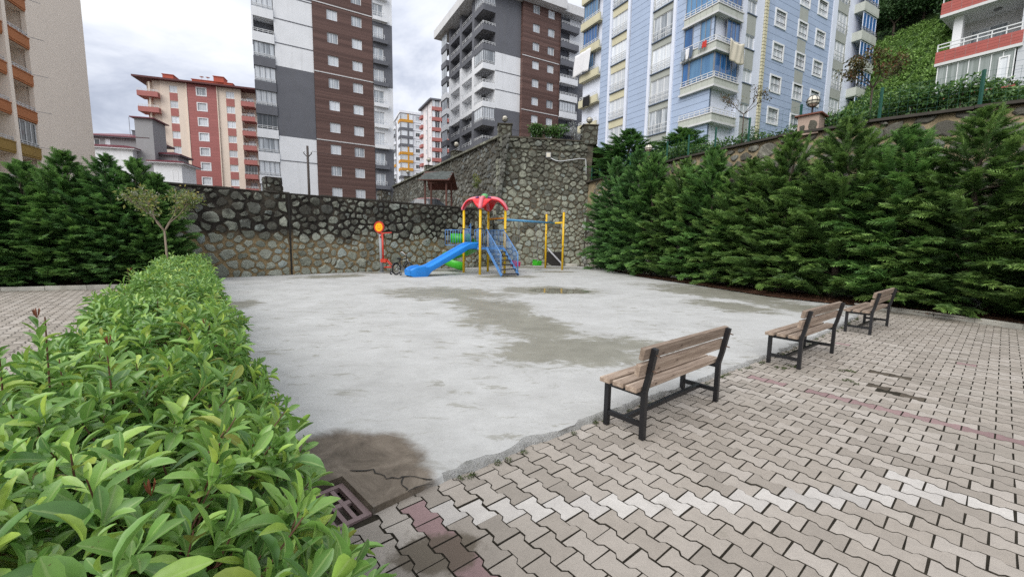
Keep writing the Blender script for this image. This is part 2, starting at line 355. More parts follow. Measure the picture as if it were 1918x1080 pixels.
def lay(field, name, special, gap_at=(), lim=300, seed=1, rot=0.0):
    rg = np.random.default_rng(seed); rootm = None
    c = np.array(field); lo = c.min(0) - .3; hi = c.max(0) + .3
    IA = np.linalg.inv(np.stack([A2, A1], 1)); cs = np.array([IA @ (np.array(q) - PO) for q in ((lo[0], lo[1]), (lo[0], hi[1]), (hi[0], lo[1]), (hi[0], hi[1]))])
    P = []; K = []
    for i in range(int(cs[:, 0].min()) - 1, int(cs[:, 0].max()) + 2):
        for j in range(int(cs[:, 1].min()) - 1, int(cs[:, 1].max()) + 2):
            p = PO + A2 * i + A1 * j
            if p[0] < lo[0] or p[0] > hi[0] or p[1] < lo[1] or p[1] > hi[1] or not inside(p, field): continue
            P.append(p); K.append('s' if (i, j) in gap_at else special(i, j, p, rg))
    P = np.array(P); K = np.array(K); n = len(P)
    sag = .002 * np.sin(P[:, 0] * 1.3 + 1) * np.sin(P[:, 1] * 1.1)
    Z = rg.normal(0, .0013, n) + sag - .004 - .0045 * (K == 's'); az = math.atan2(A1[1], A1[0]) - pi / 2 + rg.normal(0, .012, n); tx = rg.normal(0, .005, n); ty = rg.normal(0, .005, n)
    R = np.zeros((n, 3, 3)); R[:, 0, 0] = np.cos(az); R[:, 0, 1] = -np.sin(az); R[:, 1, 0] = np.sin(az); R[:, 1, 1] = np.cos(az); R[:, 2, 2] = 1; R[:, 2, 0] = tx; R[:, 2, 1] = ty
    T = np.column_stack([P + rg.normal(0, .0015, (n, 2)), Z])
    bed = poly_sheet(name, field, -.0105, M_bed)
    x, y, d = project(T); vis = (d > .3) & (x > -20) & (x < 1938) & (y > 300) & (y < 1100); order = np.argsort(np.where(vis, np.linalg.norm(T - [0, 0, CAMH], axis=1), 1e6))
    pick = set(order[:lim].tolist())
    for i in pick:
        M = Matrix([[*R[i, r], T[i, r]] for r in range(3)] + [[0, 0, 0, 1]]); link('paver', me_pav[K[i]], bed, M)
    for k, m, nm in (('b', M_pav, 'far_pavers'), ('w', M_pavw, 'far_white_pavers'), ('r', M_pavr, 'far_red_pavers'), ('s', M_fill, 'soil_fills')):
        idx = [i for i in range(n) if K[i] == k and i not in pick]
        if idx:
            V, F = scatter_arrays(PV, PF, R[idx], T[idx]); tag(link(nm, np_mesh(nm, V, F, [m, M_grime], mi=np.tile(PMI, len(idx))), bed), kind='stuff')
    return bed
def spR(i, j, p, rg):
    if j == 0 and -0 <= i <= 18: return 'w'
    if i == 19 and -1 <= j <= 4: return 'w'
    if i == 30 and -14 <= j <= 3 and (i + j) % 9: return 'r'
    if (i, j) in ((-1, 0), (-1, 1), (-1, 2), (-1, 3)): return 'r'
    if i == 52 and rg.random() < .3: return 'r'
    return 'b'
gaps = {(41, -15), (41, -14), (36, -12), (35, -11), (35, -10)}
lay(fieldR, 'pavement', spR, gaps)
def spL(i, j, p, rg):
    return 'w' if (j in (7, -14) or i in (-62,)) else 'b'
lay(fieldL, 'pavement', spL, seed=5)

# ---- kerbs: a row of cast stones each
M_kerb = paint('cast kerb concrete', (.40, .385, .34), .85, .3, 2.2, .5, 60, dirt=.6, rnd=.12)
def kerb(pts, ln, side, label, h=.13, w=.12):
    t = thing('kerb', label, 'kerb', (pts[0][0], pts[0][1], 0)); seg = 0; P = [Vector((x, y, 0)) for x, y in pts]; o = P[0].copy()
    for a, b in zip(P[:-1], P[1:]):
        n = max(1, round((b - a).length / ln)); d = (b - a) / n; ang = math.atan2(d.y, d.x)
        for i in range(n):
            mb = MB(); l = d.length - .012; e = .018; s = side
            prof = [(0, -.1), (w * s, -.1), (w * s, h), (e * s, h), (0, h - e)]
            vs = [(.006, y, z) for y, z in prof] + [(.006 + l, y, z) for y, z in prof]; m5 = 5
            fs = [(k, (k + 1) % 5, 5 + (k + 1) % 5, 5 + k) for k in range(5)] + [(4, 3, 2, 1, 0), (5, 6, 7, 8, 9)]
            if s < 0: fs = [f[::-1] for f in fs]
            mb.add(vs, fs); p = a + d * i - o; M = Matrix.Translation((p.x, p.y, random.uniform(-.012, .006))) @ Matrix.Rotation(ang + random.uniform(-.008, .008), 4, 'Z') @ Matrix.Rotation(random.uniform(-.01, .01), 4, 'X')
            mb.obj('kerb_stone', M_kerb, t, mw=M)
    return t
kerb([(9.2, 10.95), (9.95, 9.58), (10.31, 8.16), (11.7, 5.2), (13.1, 1.5)], .75, 1, 'mossy pale concrete kerb below the dark conifers on the right', .10, .13)
kerb([(-18.8, 9.15), (-14.0, 11.14), (-11.5, 12.16), (-10.6, 12.55)], 1.0, 1, 'clean pale concrete kerb below the conifers on the left', .11, .13)

# ---- drain grate by the hedge
M_grate = paint('pinkish plastic grate', (.22, .155, .15), .6, .15, 6, .2)
t = thing('drain_grate', 'square pinkish drain grate with slots half under the hedge leaves', 'drain', (-.945, 2.385, 0), math.atan2(-.3, .3))
mb = MB()      # local x along the edge seen in the photo, y towards the hedge (-y)
for x0, x1, y0, y1 in ((-.21, .21, -.035, 0), (-.21, .21, -.40, -.365), (-.21, -.175, -.365, -.035), (.175, .21, -.365, -.035)): mb.box(x0, x1, y0, y1, -.03, .004)
mb.obj('frame', M_grate, t)
for k in range(6):
    y = -.055 - k * .058; MB().box(-.172, .172, y - .040, y - .016, -.02, .0).obj('bar', M_grate, t)
MB().box(-.02, .02, -.362, -.038, -.022, -.002).obj('centre_bar', M_grate, t)
MB().box(-.2, .2, -.39, -.01, -.12, -.10).obj('sump', M_fis, t)
# ------------------------------------------------------------------ rubble stone walls
def mortar_mat(name, dark, light, z0, z1, mid=(.17, .145, .105)):
    g = G(name); zz = g.math('ADD', g.z(), g.math('MULTIPLY', g.math('SUBTRACT', g.noise(.7, 6, rough=.65), .5), 1.8))
    c0 = g.ramp(g.noise(5, 8, rough=.7), (.3, tuple(.6 * v for v in light)), (.7, tuple(1.2 * v for v in light)))
    c1 = g.ramp(g.noise(4, 7, rough=.7), (.35, dark), (.75, tuple(2.2 * v for v in dark)))
    c = g.mix(g.ss(zz, z0, z1), c0, c1); c = g.mix(g.math('MULTIPLY', g.ss(g.noise(1.3, 5), .5, .7), .5), c, mid)
    g.set(c, .93, 0, .2); g.bump(g.math('ADD', g.noise(14, 8, rough=.7), g.noise(4, 3)), 1.0, .06); return g.mat
def stone_mat(name, a, b, stain=.5, z0=2.0, z1=6):
    g = G(name); r = g.math('FRACT', g.math('ADD', g.isl, g.rnd())); c = g.ramp(r, (0, a), (.3, b), (.55, tuple(.78 * v for v in a)), (.8, b), (1, (b[0] * .86, b[1] * .95, b[2] * 1.08)))
    c = g.val(c, g.noise(5, 10, rough=.78), .45, 1.5); c = g.val(c, g.noise(30, 6, rough=.8), .7, 1.3)
    lich = g.ss(g.noise(9, 6, rough=.7, dist=.6), .56, .66); c = g.mix(g.math('MULTIPLY', lich, .45), c, (.40, .41, .36))
    dk = g.ss(g.math('ADD', g.noise(1.1, 8, rough=.72, dist=.4), g.math('MULTIPLY', g.ss(g.z(), z0, z1), .16)), .52, .70)
    c = g.mix(g.math('MULTIPLY', dk, stain), c, (.045, .042, .034)); w2 = g.n('ShaderNodeTexWhiteNoise', noise_dimensions='1D'); g.l(r, w2.inputs['W']); hid = g.math('MULTIPLY', g.ss(w2.outputs[0], .74, .84), g.ss(g.z(), z0 - .3, z0 + 1.2)); c = g.mix(g.math('MULTIPLY', hid, .72), c, (.055, .05, .04))
    g.set(c, .86, 0, .3); g.bump(g.math('ADD', g.noise(9, 10, rough=.78), g.noise(28, 6, rough=.8)), 1.0, .05); return g.mat
M_mortL = mortar_mat('dark mortar over ochre', (.022, .019, .016), (.30, .22, .12), 1.2, 1.9)
M_mortT = mortar_mat('weathered shadow-toned grey mortar', (.045, .041, .031), (.15, .125, .085), 2.0, 6.5)  # mortar colour also darkened to stand for the shadow arcs above the stones
M_mortR = mortar_mat('damp brown mortar', (.20, .16, .10), (.05, .044, .034), 2.8, 4.6)
M_stL = stone_mat('grey green rubble', (.255, .27, .215), (.375, .39, .325), .8, .9, 3.0)
M_stT = stone_mat('grey olive rubble', (.23, .24, .183), (.35, .36, .285), .7, 1, 8)
M_stS = stone_mat('dark grey rubble', (.14, .145, .125), (.225, .23, .205), .75, 0, 9)

def clip(poly, nx, ny, d):
    o = []
    for i in range(len(poly)):
        a = poly[i]; b = poly[(i + 1) % len(poly)]; da = nx * a[0] + ny * a[1] - d; db = nx * b[0] + ny * b[1] - d
        if da <= 0: o.append(a)
        if (da < 0 < db) or (db < 0 < da):
            t = da / (da - db); o.append((a[0] + (b[0] - a[0]) * t, a[1] + (b[1] - a[1]) * t))
    return o
def stone_cells(U0, U1, topf, su, sv, seed, v0=0.0):
    r = random.Random(seed); vmax = max(topf(U0), topf(U1), topf((U0 + U1) / 2)); asp = sv / su; pts = []; tries = int((U1 - U0) * (vmax - v0) / (su * sv) * 26); cell = su * 1.6; grid = {}
    for k in range(tries):                           # darts of mixed radii, big ones first
        f = 1 - k / tries; rad_ = su * (.26 + .46 * f * r.random()); x = r.uniform(U0, U1); y = r.uniform(v0, vmax) / asp; gx, gy = int(x / cell), int(y / cell); ok = True
        for a_ in (-1, 0, 1):
            for b_ in (-1, 0, 1):
                for (px, py, pr) in grid.get((gx + a_, gy + b_), ()):
                    if (px - x) ** 2 + (py - y) ** 2 < ((pr + rad_) * .94) ** 2: ok = False; break
                if not ok: break
            if not ok: break
        if ok: pts.append((x, y, rad_)); grid.setdefault((gx, gy), []).append((x, y, rad_))
    P = np.array(pts); out = []; T0 = topf(U0); sl = (topf(U1) - T0) / (U1 - U0)
    for i, (x, y, pr) in enumerate(pts):
        R = su * 1.3; q = [(max(U0, x - R), max(v0 / asp, y - R)), (min(U1, x + R), max(v0 / asp, y - R)), (min(U1, x + R), y + R), (max(U0, x - R), y + R)]
        d2 = (P[:, 0] - x) ** 2 + (P[:, 1] - y) ** 2
        for k in np.argsort(d2)[1:18]:
            if d2[k] > (3 * su) ** 2: break
            nx, ny = P[k, 0] - x, P[k, 1] - y; q = clip(q, nx, ny, (P[k, 0] ** 2 + P[k, 1] ** 2 - P[k, 2] ** 2 - x * x - y * y + pr * pr) / 2)
            if len(q) < 3: break
        if len(q) < 3: continue
        q = [(u, v * asp) for u, v in q]; q = clip(q, -sl, 1, T0 - sl * U0 - .02)
        if len(q) >= 3: out.append(q)
    return out
def stone_geo(q, r, gap, hgt, nk=10):
    cx = sum(p[0] for p in q) / len(q); cy = sum(p[1] for p in q) / len(q); R = []; a0 = r.uniform(0, 1)
    for k in range(nk):
        a = 2 * pi * (k + a0) / nk; dx, dy = cos(a), sin(a); best = 9
        for (x0, y0), (x1, y1) in zip(q, q[1:] + q[:1]):
            ex, ey = x1 - x0, y1 - y0; den = dx * ey - dy * ex
            if abs(den) < 1e-9: continue
            t = ((x0 - cx) * ey - (y0 - cy) * ex) / den
            if t > 0: best = min(best, t)
        R.append(best if best < 9 else .05)
    R = [(R[k - 1] + 12 * R[k] + R[(k + 1) % nk]) / 14 for k in range(nk)]; mn = min(R)
    if mn < gap * 1.5: return None
    R = [max(.03, x * r.uniform(.80, 1.05) - gap * r.uniform(.6, 1.5)) for x in R]; m = sum(R) / nk; hgt = hgt * r.uniform(.45, 1.0); tu, tv = r.uniform(-.12, .12), r.uniform(-.12, .12)
    V = []
    for f, h in ((1.03, -.03), (.94, .70), (.74, 1)):
        for k in range(nk):
            a = 2 * pi * (k + a0) / nk; x = R[k] * f * cos(a); y = R[k] * f * sin(a)
            V.append((x, y, -.03 if h < 0 else hgt * h * r.uniform(.65, 1.25) + (tu * x + tv * y) * min(1, h * 1.2)))
    V.append((0, 0, hgt * r.uniform(.9, 1.15)))
    F = [(i * nk + k, i * nk + (k + 1) % nk, (i + 1) * nk + (k + 1) % nk, (i + 1) * nk + k) for i in range(2) for k in range(nk)] + [(2 * nk + k, 2 * nk + (k + 1) % nk, 3 * nk) for k in range(nk)]
    return (cx, cy), V, F, m
def stone_face(parent, o, d, up, U0, U1, topf, su, sv, gap, hgt, mat, seed, lim=300, v0=0.0, near_only=None):
    """o: world point of u=0,v=0; d: unit along; up: unit up the face; parent sits at root position (no rotation)"""
    d = Vector(d).normalized(); up = Vector(up).normalized(); n = d.cross(up).normalized(); o = Vector(o); r = random.Random(seed); root = parent.location
    items = []
    for q in stone_cells(U0, U1, topf, su, sv, seed, v0):
        vv = sum(p[1] for p in q) / len(q); s = stone_geo(q, r, gap * (.5 + .75 * vv / max(.5, topf(U0))) if v0 == 0 else gap, hgt)
        if s:
            c = o + d * s[0][0] + up * s[0][1]; items.append((c, s))
    if not items: return
    C = np.array([tuple(i[0]) for i in items]); x, y, dep = project(C); vis = (dep > .5) & (x > -30) & (x < 1950) & (y > -30) & (y < 1100); size = np.array([i[1][3] for i in items]) / np.maximum(dep, .5)
    pick = set(np.argsort(np.where(vis, -size, 1))[:lim].tolist()); rest = MB()
    for i, (c, (cc, V, F, m)) in enumerate(items):
        if i in pick and vis[i]:
            mb = MB(); mb.add([d * a + up * b + n * h for a, b, h in V], F); mb.obj('stone', mat, parent, False, Matrix.Translation(c - root))
        else: rest.add([c - root + d * a + up * b + n * h for a, b, h in V], F)
    if rest.v: tag(rest.obj('stones', mat, parent, False), kind='stuff')
def prism(parent, name, base, top, mat):          # base/top: matching world loops
    root = Vector(parent.location); n = len(base); mb = MB(); mb.add([Vector(p) - root for p in base] + [Vector(p) - root for p in top], [tuple(range(n))[::-1], tuple(range(n, 2 * n))] + [(i, (i + 1) % n, n + (i + 1) % n, n + i) for i in range(n)])
    return mb.obj(name, mat, parent)
M_cope = paint('dark wet coping', (.05, .044, .036), .9, .3, 3, .8, 30)

# -- the low court wall on the left (3.4 m), a straight run with a dark drain joint
wl0, wl1 = Vector((-12.1, 14.25, 0)), Vector((-2.2, 23.73, 0)); dl = (wl1 - wl0).normalized(); Ll = (wl1 - wl0).length; nl = dl.cross(Vector((0, 0, 1)))
W = thing('stone_wall', 'low rubble stone wall with blackened top and ochre joints behind the exercise machine', 'wall', wl0)
H0, H1 = 3.36, 3.42
bk = -nl * .55
prism(W, 'wall_body', [wl0, wl1, wl1 + bk, wl0 + bk], [wl0 + Vector((0, 0, H0)), wl1 + Vector((0, 0, H1)), wl1 + bk + Vector((0, 0, H1)), wl0 + bk + Vector((0, 0, H0))], M_mortL)
ju = 4.05                                         # the vertical joint
stone_face(W, wl0, dl, (0, 0, 1), 0.05, ju - .06, lambda u: H0, .45, .39, .036, .085, M_stL, 11, 110)
stone_face(W, wl0, dl, (0, 0, 1), ju + .06, Ll, lambda u: H0, .42, .36, .034, .085, M_stL, 12, 190)
MB().add([wl0 + dl * (ju - .035) + nl * .012 - wl0, wl0 + dl * (ju + .035) + nl * .012 - wl0, dl * (ju + .035) + nl * .012 + Vector((0, 0, H0)), dl * (ju - .035) + nl * .012 + Vector((0, 0, H0))], [(0, 1, 2, 3)]).obj('joint', M_fis, W)
mb = MB(); rr = random.Random(5); k = 0.0
while k < Ll:                                     # uneven capping
    l = rr.uniform(.35, .7); a = dl * k; b = dl * min(k + l, Ll); h = rr.uniform(.02, .07); e = Vector((0, 0, H0 - .01)); f_ = nl * rr.uniform(.0, .05); bb = -nl * .56; hh = Vector((0, 0, h))
    mb.add([a + f_ + e, b + f_ + e, b + bb + e, a + bb + e, a + f_ + e + hh, b + f_ + e + hh, b + bb + e + hh, a + bb + e + hh], [(0, 3, 2, 1), (4, 5, 6, 7), (0, 1, 5, 4), (1, 2, 6, 5), (2, 3, 7, 6), (3, 0, 4, 7)]); k += l
mb.obj('coping', M_cope, W)
# -- continuation behind the left conifers
wk0 = Vector((-21.5, 11.0, 0)); dk_ = (wl0 - wk0).normalized(); nk_ = dk_.cross(Vector((0, 0, 1)))
W2 = thing('stone_wall', 'stretch of low stone wall hidden behind the conifers on the left', 'wall', wk0)
prism(W2, 'wall_body', [wk0, wl0, wl0 - nk_ * .5, wk0 - nk_ * .5], [p + Vector((0, 0, 3.3)) for p in (wk0, wl0, wl0 - nk_ * .5, wk0 - nk_ * .5)], M_mortL)
stone_face(W2, wk0, dk_, (0, 0, 1), .1, (wl0 - wk0).length, lambda u: 3.25, .6, .5, .06, .07, M_stL, 13, 0)
# piers on the low wall
def pier(parent_label, c, w, z0, z1, mat, mort, seed, d=dl, cap=None, n_=None):
    n = n_ if n_ is not None else d.cross(Vector((0, 0, 1))); t = thing('wall_pier', parent_label, 'pier', (c.x, c.y, z0)); h = z1 - z0; c = Vector((c.x, c.y, z0))
    A = c - d * w / 2 + n * w / 2; B = c + d * w / 2 + n * w / 2; Cc = c + d * w / 2 - n * w / 2; D = c - d * w / 2 - n * w / 2; up = Vector((0, 0, h))
    prism(t, 'pier_body', [A, B, Cc, D], [p + up for p in (A, B, Cc, D)], mort)
    for s, (a, b) in enumerate(((A, B), (D, A), (B, Cc))): stone_face(t, a, b - a, (0, 0, 1), .02, w - .02, lambda u: h, w * .48, .30, .03, .05, mat, seed + s, 40)
    if cap:
        mb = MB(); w2 = w / 2 + .07
        vs = [(d * sx * w2 + n * sy * w2 + Vector((0, 0, h + z))) for z in (0, .06) for sx, sy in ((-1, -1), (1, -1), (1, 1), (-1, 1))] + [Vector((0, 0, h + .16))]
        mb.add(vs, [(0, 3, 2, 1), (0, 1, 5, 4), (1, 2, 6, 5), (2, 3, 7, 6), (3, 0, 4, 7), (4, 5, 8), (5, 6, 8), (6, 7, 8), (7, 4, 8)]); mb.obj('cap', cap, t)
    return t
pier('stubby stone pier on the low wall in front of the white facade', wl0 + dl * 3.55 - nl * .27, .58, 3.38, 3.95, M_stL, M_mortL, 21)
pier('dark square stone pier on the low wall below the brown cladding', wl0 + dl * 8.35 - nl * .27, .50, 3.40, 3.86, M_stS, M_mortL, 31)
pier('mossy stone pier at the far end of the low wall beside the wooden shelter', wl0 + dl * (Ll - .1) - nl * .3, .62, 3.40, 4.05, M_stT, M_mortT, 41)

# -- the tall retaining wall: battered front and the long side wall along the upper road
bc, fr = Vector((-1.25, 25.75, 0)), Vector((4.55, 26.85, 0))
tc_ = Vector((-.78, 27.55, 8.25)); tr = tc_ + (fr - bc) * 1.06
rt0 = wl1; dr = (bc - rt0).normalized(); nr_ = dr.cross(Vector((0, 0, 1)))
prism(W, 'return_body', [rt0, bc, bc - nr_ * .4, rt0 - nr_ * .4], [p + Vector((0, 0, 3.4)) for p in (rt0, bc, bc - nr_ * .4, rt0 - nr_ * .4)], M_mortT)
stone_face(W, rt0, dr, (0, 0, 1), .02, (bc - rt0).length - .02, lambda u: 3.38, .5, .42, .03, .075, M_stT, 15, 0)
T = thing('stone_wall', 'tall grey rubble retaining wall behind the swing', 'wall', bc)
back = Vector((0, 3, 0))
prism(T, 'wall_body', [bc, fr, fr + back, bc + back], [tc_, tr, tr + Vector((0, 1.2, 0)), tc_ + Vector((.3, 1.2, 0))], M_mortT)
uf = (tc_ - bc) + (tr - fr); uf = (uf - (fr - bc).normalized() * uf.dot((fr - bc).normalized())).normalized(); Lf = (fr - bc).length; Hf = ((tc_ - bc).dot(uf))
stone_face(T, bc, fr - bc, uf, .3, Lf * 1.1, lambda u: Hf - .75, .44, .38, .018, .095, M_stT, 51, 290)
# parapet band of larger stones
stone_face(T, bc + Vector((.0, -.03, 0)), fr - bc, uf, .55, Lf + .75, lambda u: Hf + .05, .50, .42, .012, .10, M_stT, 52, 60, v0=Hf - .72)
ds = Vector((-.47, .883, 0)).normalized(); Ls = 36.0
S0, St = bc, tc_; se, ste = bc + ds * Ls, tc_ + ds * Ls + Vector((0, 0, .25))
Sd = thing('stone_wall', 'long dark rubble wall running back along the upper road behind the wooden shelter', 'wall', bc)
bk2 = Vector((.883, .47, 0)) * 2.6
prism(Sd, 'wall_body', [S0, S0 + bk2, se + bk2, se][::-1], [St, St + bk2 * .4, ste + bk2 * .4, ste][::-1], M_mortT)
us = (St - S0); us = (us - ds * us.dot(ds)).normalized(); Hs = (St - S0).dot(us)
stone_face(Sd, se, -ds, us, 0, Ls - .3, lambda u: Hs + .1, .54, .44, .020, .11, M_stS, 61, 300)
mb = MB(); root = Vector(Sd.location)                # coping of the side wall
mb.bar(St - root + Vector((-.02, -.02, .05)), ste - root + Vector((0, 0, .05)), .5, .14); mb.obj('coping', M_stT, Sd)
mb = MB(); mb.bar(tc_ - bc + Vector((0, .1, .03)), tr - bc + Vector((0, .1, .03)), .5, .10); mb.obj('coping', M_mortT, T)
cornerstones = MB()
rr = random.Random(8); kz = .2
q = (tc_ - bc)
quo = []
while kz < 8.0:                                     # quoins up the battered corner
    h = rr.uniform(.28, .42); c = bc + q * (kz / 8.25); s1 = rr.uniform(.18, .34); s2 = rr.uniform(.18, .34); m_ = MB(); df = (fr - bc).normalized()
    pts = [c + ds * s2 * -0 - df * .05 + Vector((-.02, -.04, 0))]
    a = c + Vector((-.05, -.07, 0)); b_ = a + df * s1 * 1.2; e_ = a + ds * s2 * 1.2; up = q.normalized() * (h * .86)
    m_.add([p - bc for p in (a, b_, b_ + e_ - a, e_, a + up, b_ + up, b_ + e_ - a + up, e_ + up)], [(0, 3, 2, 1), (4, 5, 6, 7), (0, 1, 5, 4), (1, 2, 6, 5), (2, 3, 7, 6), (3, 0, 4, 7)])
    o_ = m_.obj('quoin', M_stT, T); bv = o_.modifiers.new('bevel', 'BEVEL'); bv.width = .06; bv.segments = 2; kz += h
# -- the battered right-hand wall behind the conifers
RB = [(4.50, 26.9), (5.6, 23.4), (6.9, 19.6), (9.0, 14.6), (10.5, 12.4), (12.0, 10.9), (14.5, 8.4), (19, 4)]
RT = [(5.0, 28.1), (6.45, 23.6), (7.75, 20.0), (9.75, 15.6), (11.2, 13.5), (12.7, 11.9), (15.3, 9.4), (20, 5)]
ZT = [5.5, 5.5, 5.5, 5.5, 5.45, 5.4, 5.3, 5.2]
Rw = thing('stone_wall', 'long battered rubble wall rising behind the row of conifers on the right', 'wall', (*RB[1], 0))
rroot = Vector(Rw.location); mb = MB(); n8 = len(RB)
vs = [Vector((x, y, -.05)) - rroot for x, y in RB] + [Vector((x, y, z)) - rroot for (x, y), z in zip(RT, ZT)] + [Vector((x + 1.0, y + .55, z)) - rroot for (x, y), z in zip(RT, ZT)]
fs = [(i + 1, i, n8 + i, n8 + i + 1)[::-1] for i in range(n8 - 1)] + [(n8 + i + 1, n8 + i, 2 * n8 + i, 2 * n8 + i + 1)[::-1] for i in range(n8 - 1)]
mb.add(vs, [f[::-1] for f in fs]); mb.obj('wall_body', M_mortR, Rw)
M_stR = stone_mat('brown grey rubble', (.235, .225, .175), (.37, .36, .30), .65, -3, 5)
lims = [70, 60, 40, 60, 40, 30, 0]; tot = 0
for i in range(n8 - 1):
    a, b = Vector((*RB[i], 0)), Vector((*RB[i + 1], 0)); ta, tb = Vector((*RT[i], ZT[i])), Vector((*RT[i + 1], ZT[i + 1])); d = (b - a).normalized(); u = ((ta - a) + (tb - b)); u = (u - d * u.dot(d)).normalized()
    Hh = (ta - a).dot(u); stone_face(Rw, a, d, u, 0.02, (b - a).length - .02, lambda x, Hh=Hh: Hh - .02, .50 if i < 2 else .62, .42 if i < 2 else .5, .03, .09, M_stR, 70 + i, lims[i])
mb = MB()
for i in range(n8 - 1):
    mb.bar(Vector((*RT[i], ZT[i] + .05)) - rroot, Vector((*RT[i + 1], ZT[i + 1] + .03)) - rroot, .42, .08)
mb.obj('coping', M_cope, Rw)
pier('stone corner pier carrying a globe lamp above the tall wall, left end', Vector((-.65, 28.0, 0)), .85, 8.0, 9.05, M_stT, M_mortT, 81, Vector((1, .07, 0)).normalized(), M_mortT)
pier('stone pier carrying a globe lamp at the right end of the tall wall', Vector((5.05, 28.95, 0)), .95, 8.1, 9.32, M_stT, M_mortT, 85, Vector((1, .07, 0)).normalized(), M_mortT)
for k, (dist, lab) in enumerate(((9.3, 'nearest'), (17.3, 'second'), (26.0, 'third'), (33.5, 'farthest'))):
    p = tc_ + ds * dist
    pier('small stone pier on the long side wall, %s from its corner' % lab, Vector((p.x + .25, p.y + .1, 0)), .75, 8.2, 8.95, M_stT, M_mortT, 90 + 4 * k, -ds, M_mortT)

# ------------------------------------------------------------------ raised ground behind the walls
poly_sheet('upper_ground', [(-21.5, 11.5), (-12.4, 14.9), (-2.9, 24.0), (-1.2, 26.5), (-18, 60), (-20, 160), (-150, 160), (-120, 20)], 2.9, M_ground)
poly_sheet('upper_road', [(-.5, 28.2), (5.4, 28.6), (22, 62), (20, 150), (-30, 150), (-17.2, 59)], 8.15, M_ground)
def hill_z(w, t): 
    return 5.32 + .27 * min(w, 14) + max(0, w - 24) * (.40 + .30 * min(1, max(0, w - 24) / 18)) + .25 * sin(w * .7 + t * 3) * min(1, w / 8)
poly = [(2.9, 33.5), (4.0, 30.4)] + RT[0:1] + RT[1:] + [(27, -2), (40, -14)]
pl = [Vector((x + .25, y + .15, 0)) for x, y in poly]; wv = [0, .6, 1.5, 3, 5, 8, 11, 14, 18, 24, 28, 32, 36, 42, 50, 60, 72, 86, 105, 130]; hv = []; res = []
for i in range(len(pl) - 1):
    n = max(2, int((pl[i + 1] - pl[i]).length / 1.0))
    for k in range(n): res.append(pl[i].lerp(pl[i + 1], k / n))
for i, p in enumerate(res):
    for w in wv: hv.append((p.x + .85 * w, p.y + .53 * w, hill_z(w, i * .2)))
nw = len(wv); mb = MB(); mb.add(hv, [(i * nw + j, i * nw + j + 1, (i + 1) * nw + j + 1, (i + 1) * nw + j)[::-1] for i in range(len(res) - 1) for j in range(nw - 1)])
hill = mb.mesh('hillside', True, [M_turf])
if hill.polygons[0].normal.z < 0: hill.flip_normals()
tag(link('hillside', hill), kind='structure')
# ------------------------------------------------------------------ apartment buildings
def glass_mat(name, a, b, scale=1.2, rough=.06, folds=14):
    g = G(name); r = g.rnd(); v = g.mapv(g.objc(), sc=(folds, 1, .25)); f = g.noise(1.0, 3, v); c = g.mix(g.ss(f, .35, .65), a, b); c = g.val(c, r, .72, 1.12)
    g.set(c, .55, 0, .5); g.b.inputs['Coat Weight'].default_value = 1; g.b.inputs['Coat Roughness'].default_value = rough; g.b.inputs['Coat IOR'].default_value = 1.42; return g.mat
M_gw = glass_mat('glass over white net curtain', (.56, .60, .65), (.74, .77, .80))
M_gm = glass_mat('glass over half drawn curtain', (.22, .25, .28), (.60, .64, .68), folds=5)
M_gd = glass_mat('dark room glass', (.025, .03, .035), (.07, .08, .09))
M_gb = glass_mat('glass over blue blind', (.012, .075, .24), (.03, .16, .42), folds=9)
M_gbl = glass_mat('glass over pale blue blind', (.07, .20, .40), (.12, .28, .48), folds=4)
M_pvc = paint('white window frame', (.74, .75, .76), .4, .04, 2, 0)
M_alu = paint('grey aluminium frame', (.22, .23, .25), .4, .05, 2, 0)
M_dk = paint('dark grey render', (.13, .134, .152), .8, .10, .9, .15, 25, dirt=.12)
M_wh = paint('white render', (.76, .775, .80), .75, .06, .8, .12, 25, dirt=.14)
M_rail = paint('white steel railing', (.68, .69, .70), .4, .05, 4, 0)
M_ceil = paint('balcony soffit', (.20, .20, .21), .8, .1, 1, .05)
M_slabw = paint('pale balcony concrete', (.60, .60, .60), .8, .1, 1, .1, 30, dirt=.25)
def siding(name, a, b, step, groove=.10):
    g = G(name); zc = g.math('DIVIDE', g.z(), step); fl = g.math('FLOOR', zc); fr_ = g.math('FRACT', zc)
    w = g.n('ShaderNodeTexWhiteNoise', noise_dimensions='1D'); g.l(fl, w.inputs['W']); c = g.mix(w.outputs[0], a, b)
    v = g.mapv(g.pos, sc=(.6, .6, 14)); c = g.val(c, g.noise(1.5, 6, v, .7), .72, 1.28)
    line = g.ss(g.math('ABSOLUTE', g.math('SUBTRACT', fr_, .5)), .5 - groove, .5); c = g.mix(g.math('MULTIPLY', line, .45), c, (.02, .015, .013))
    g.set(c, .6, 0, .35); g.bump(g.math('SUBTRACT', 1, line), .6, .015); return g.mat
M_wood = siding('brown timber cladding', (.088, .048, .040), (.150, .086, .072), .16)

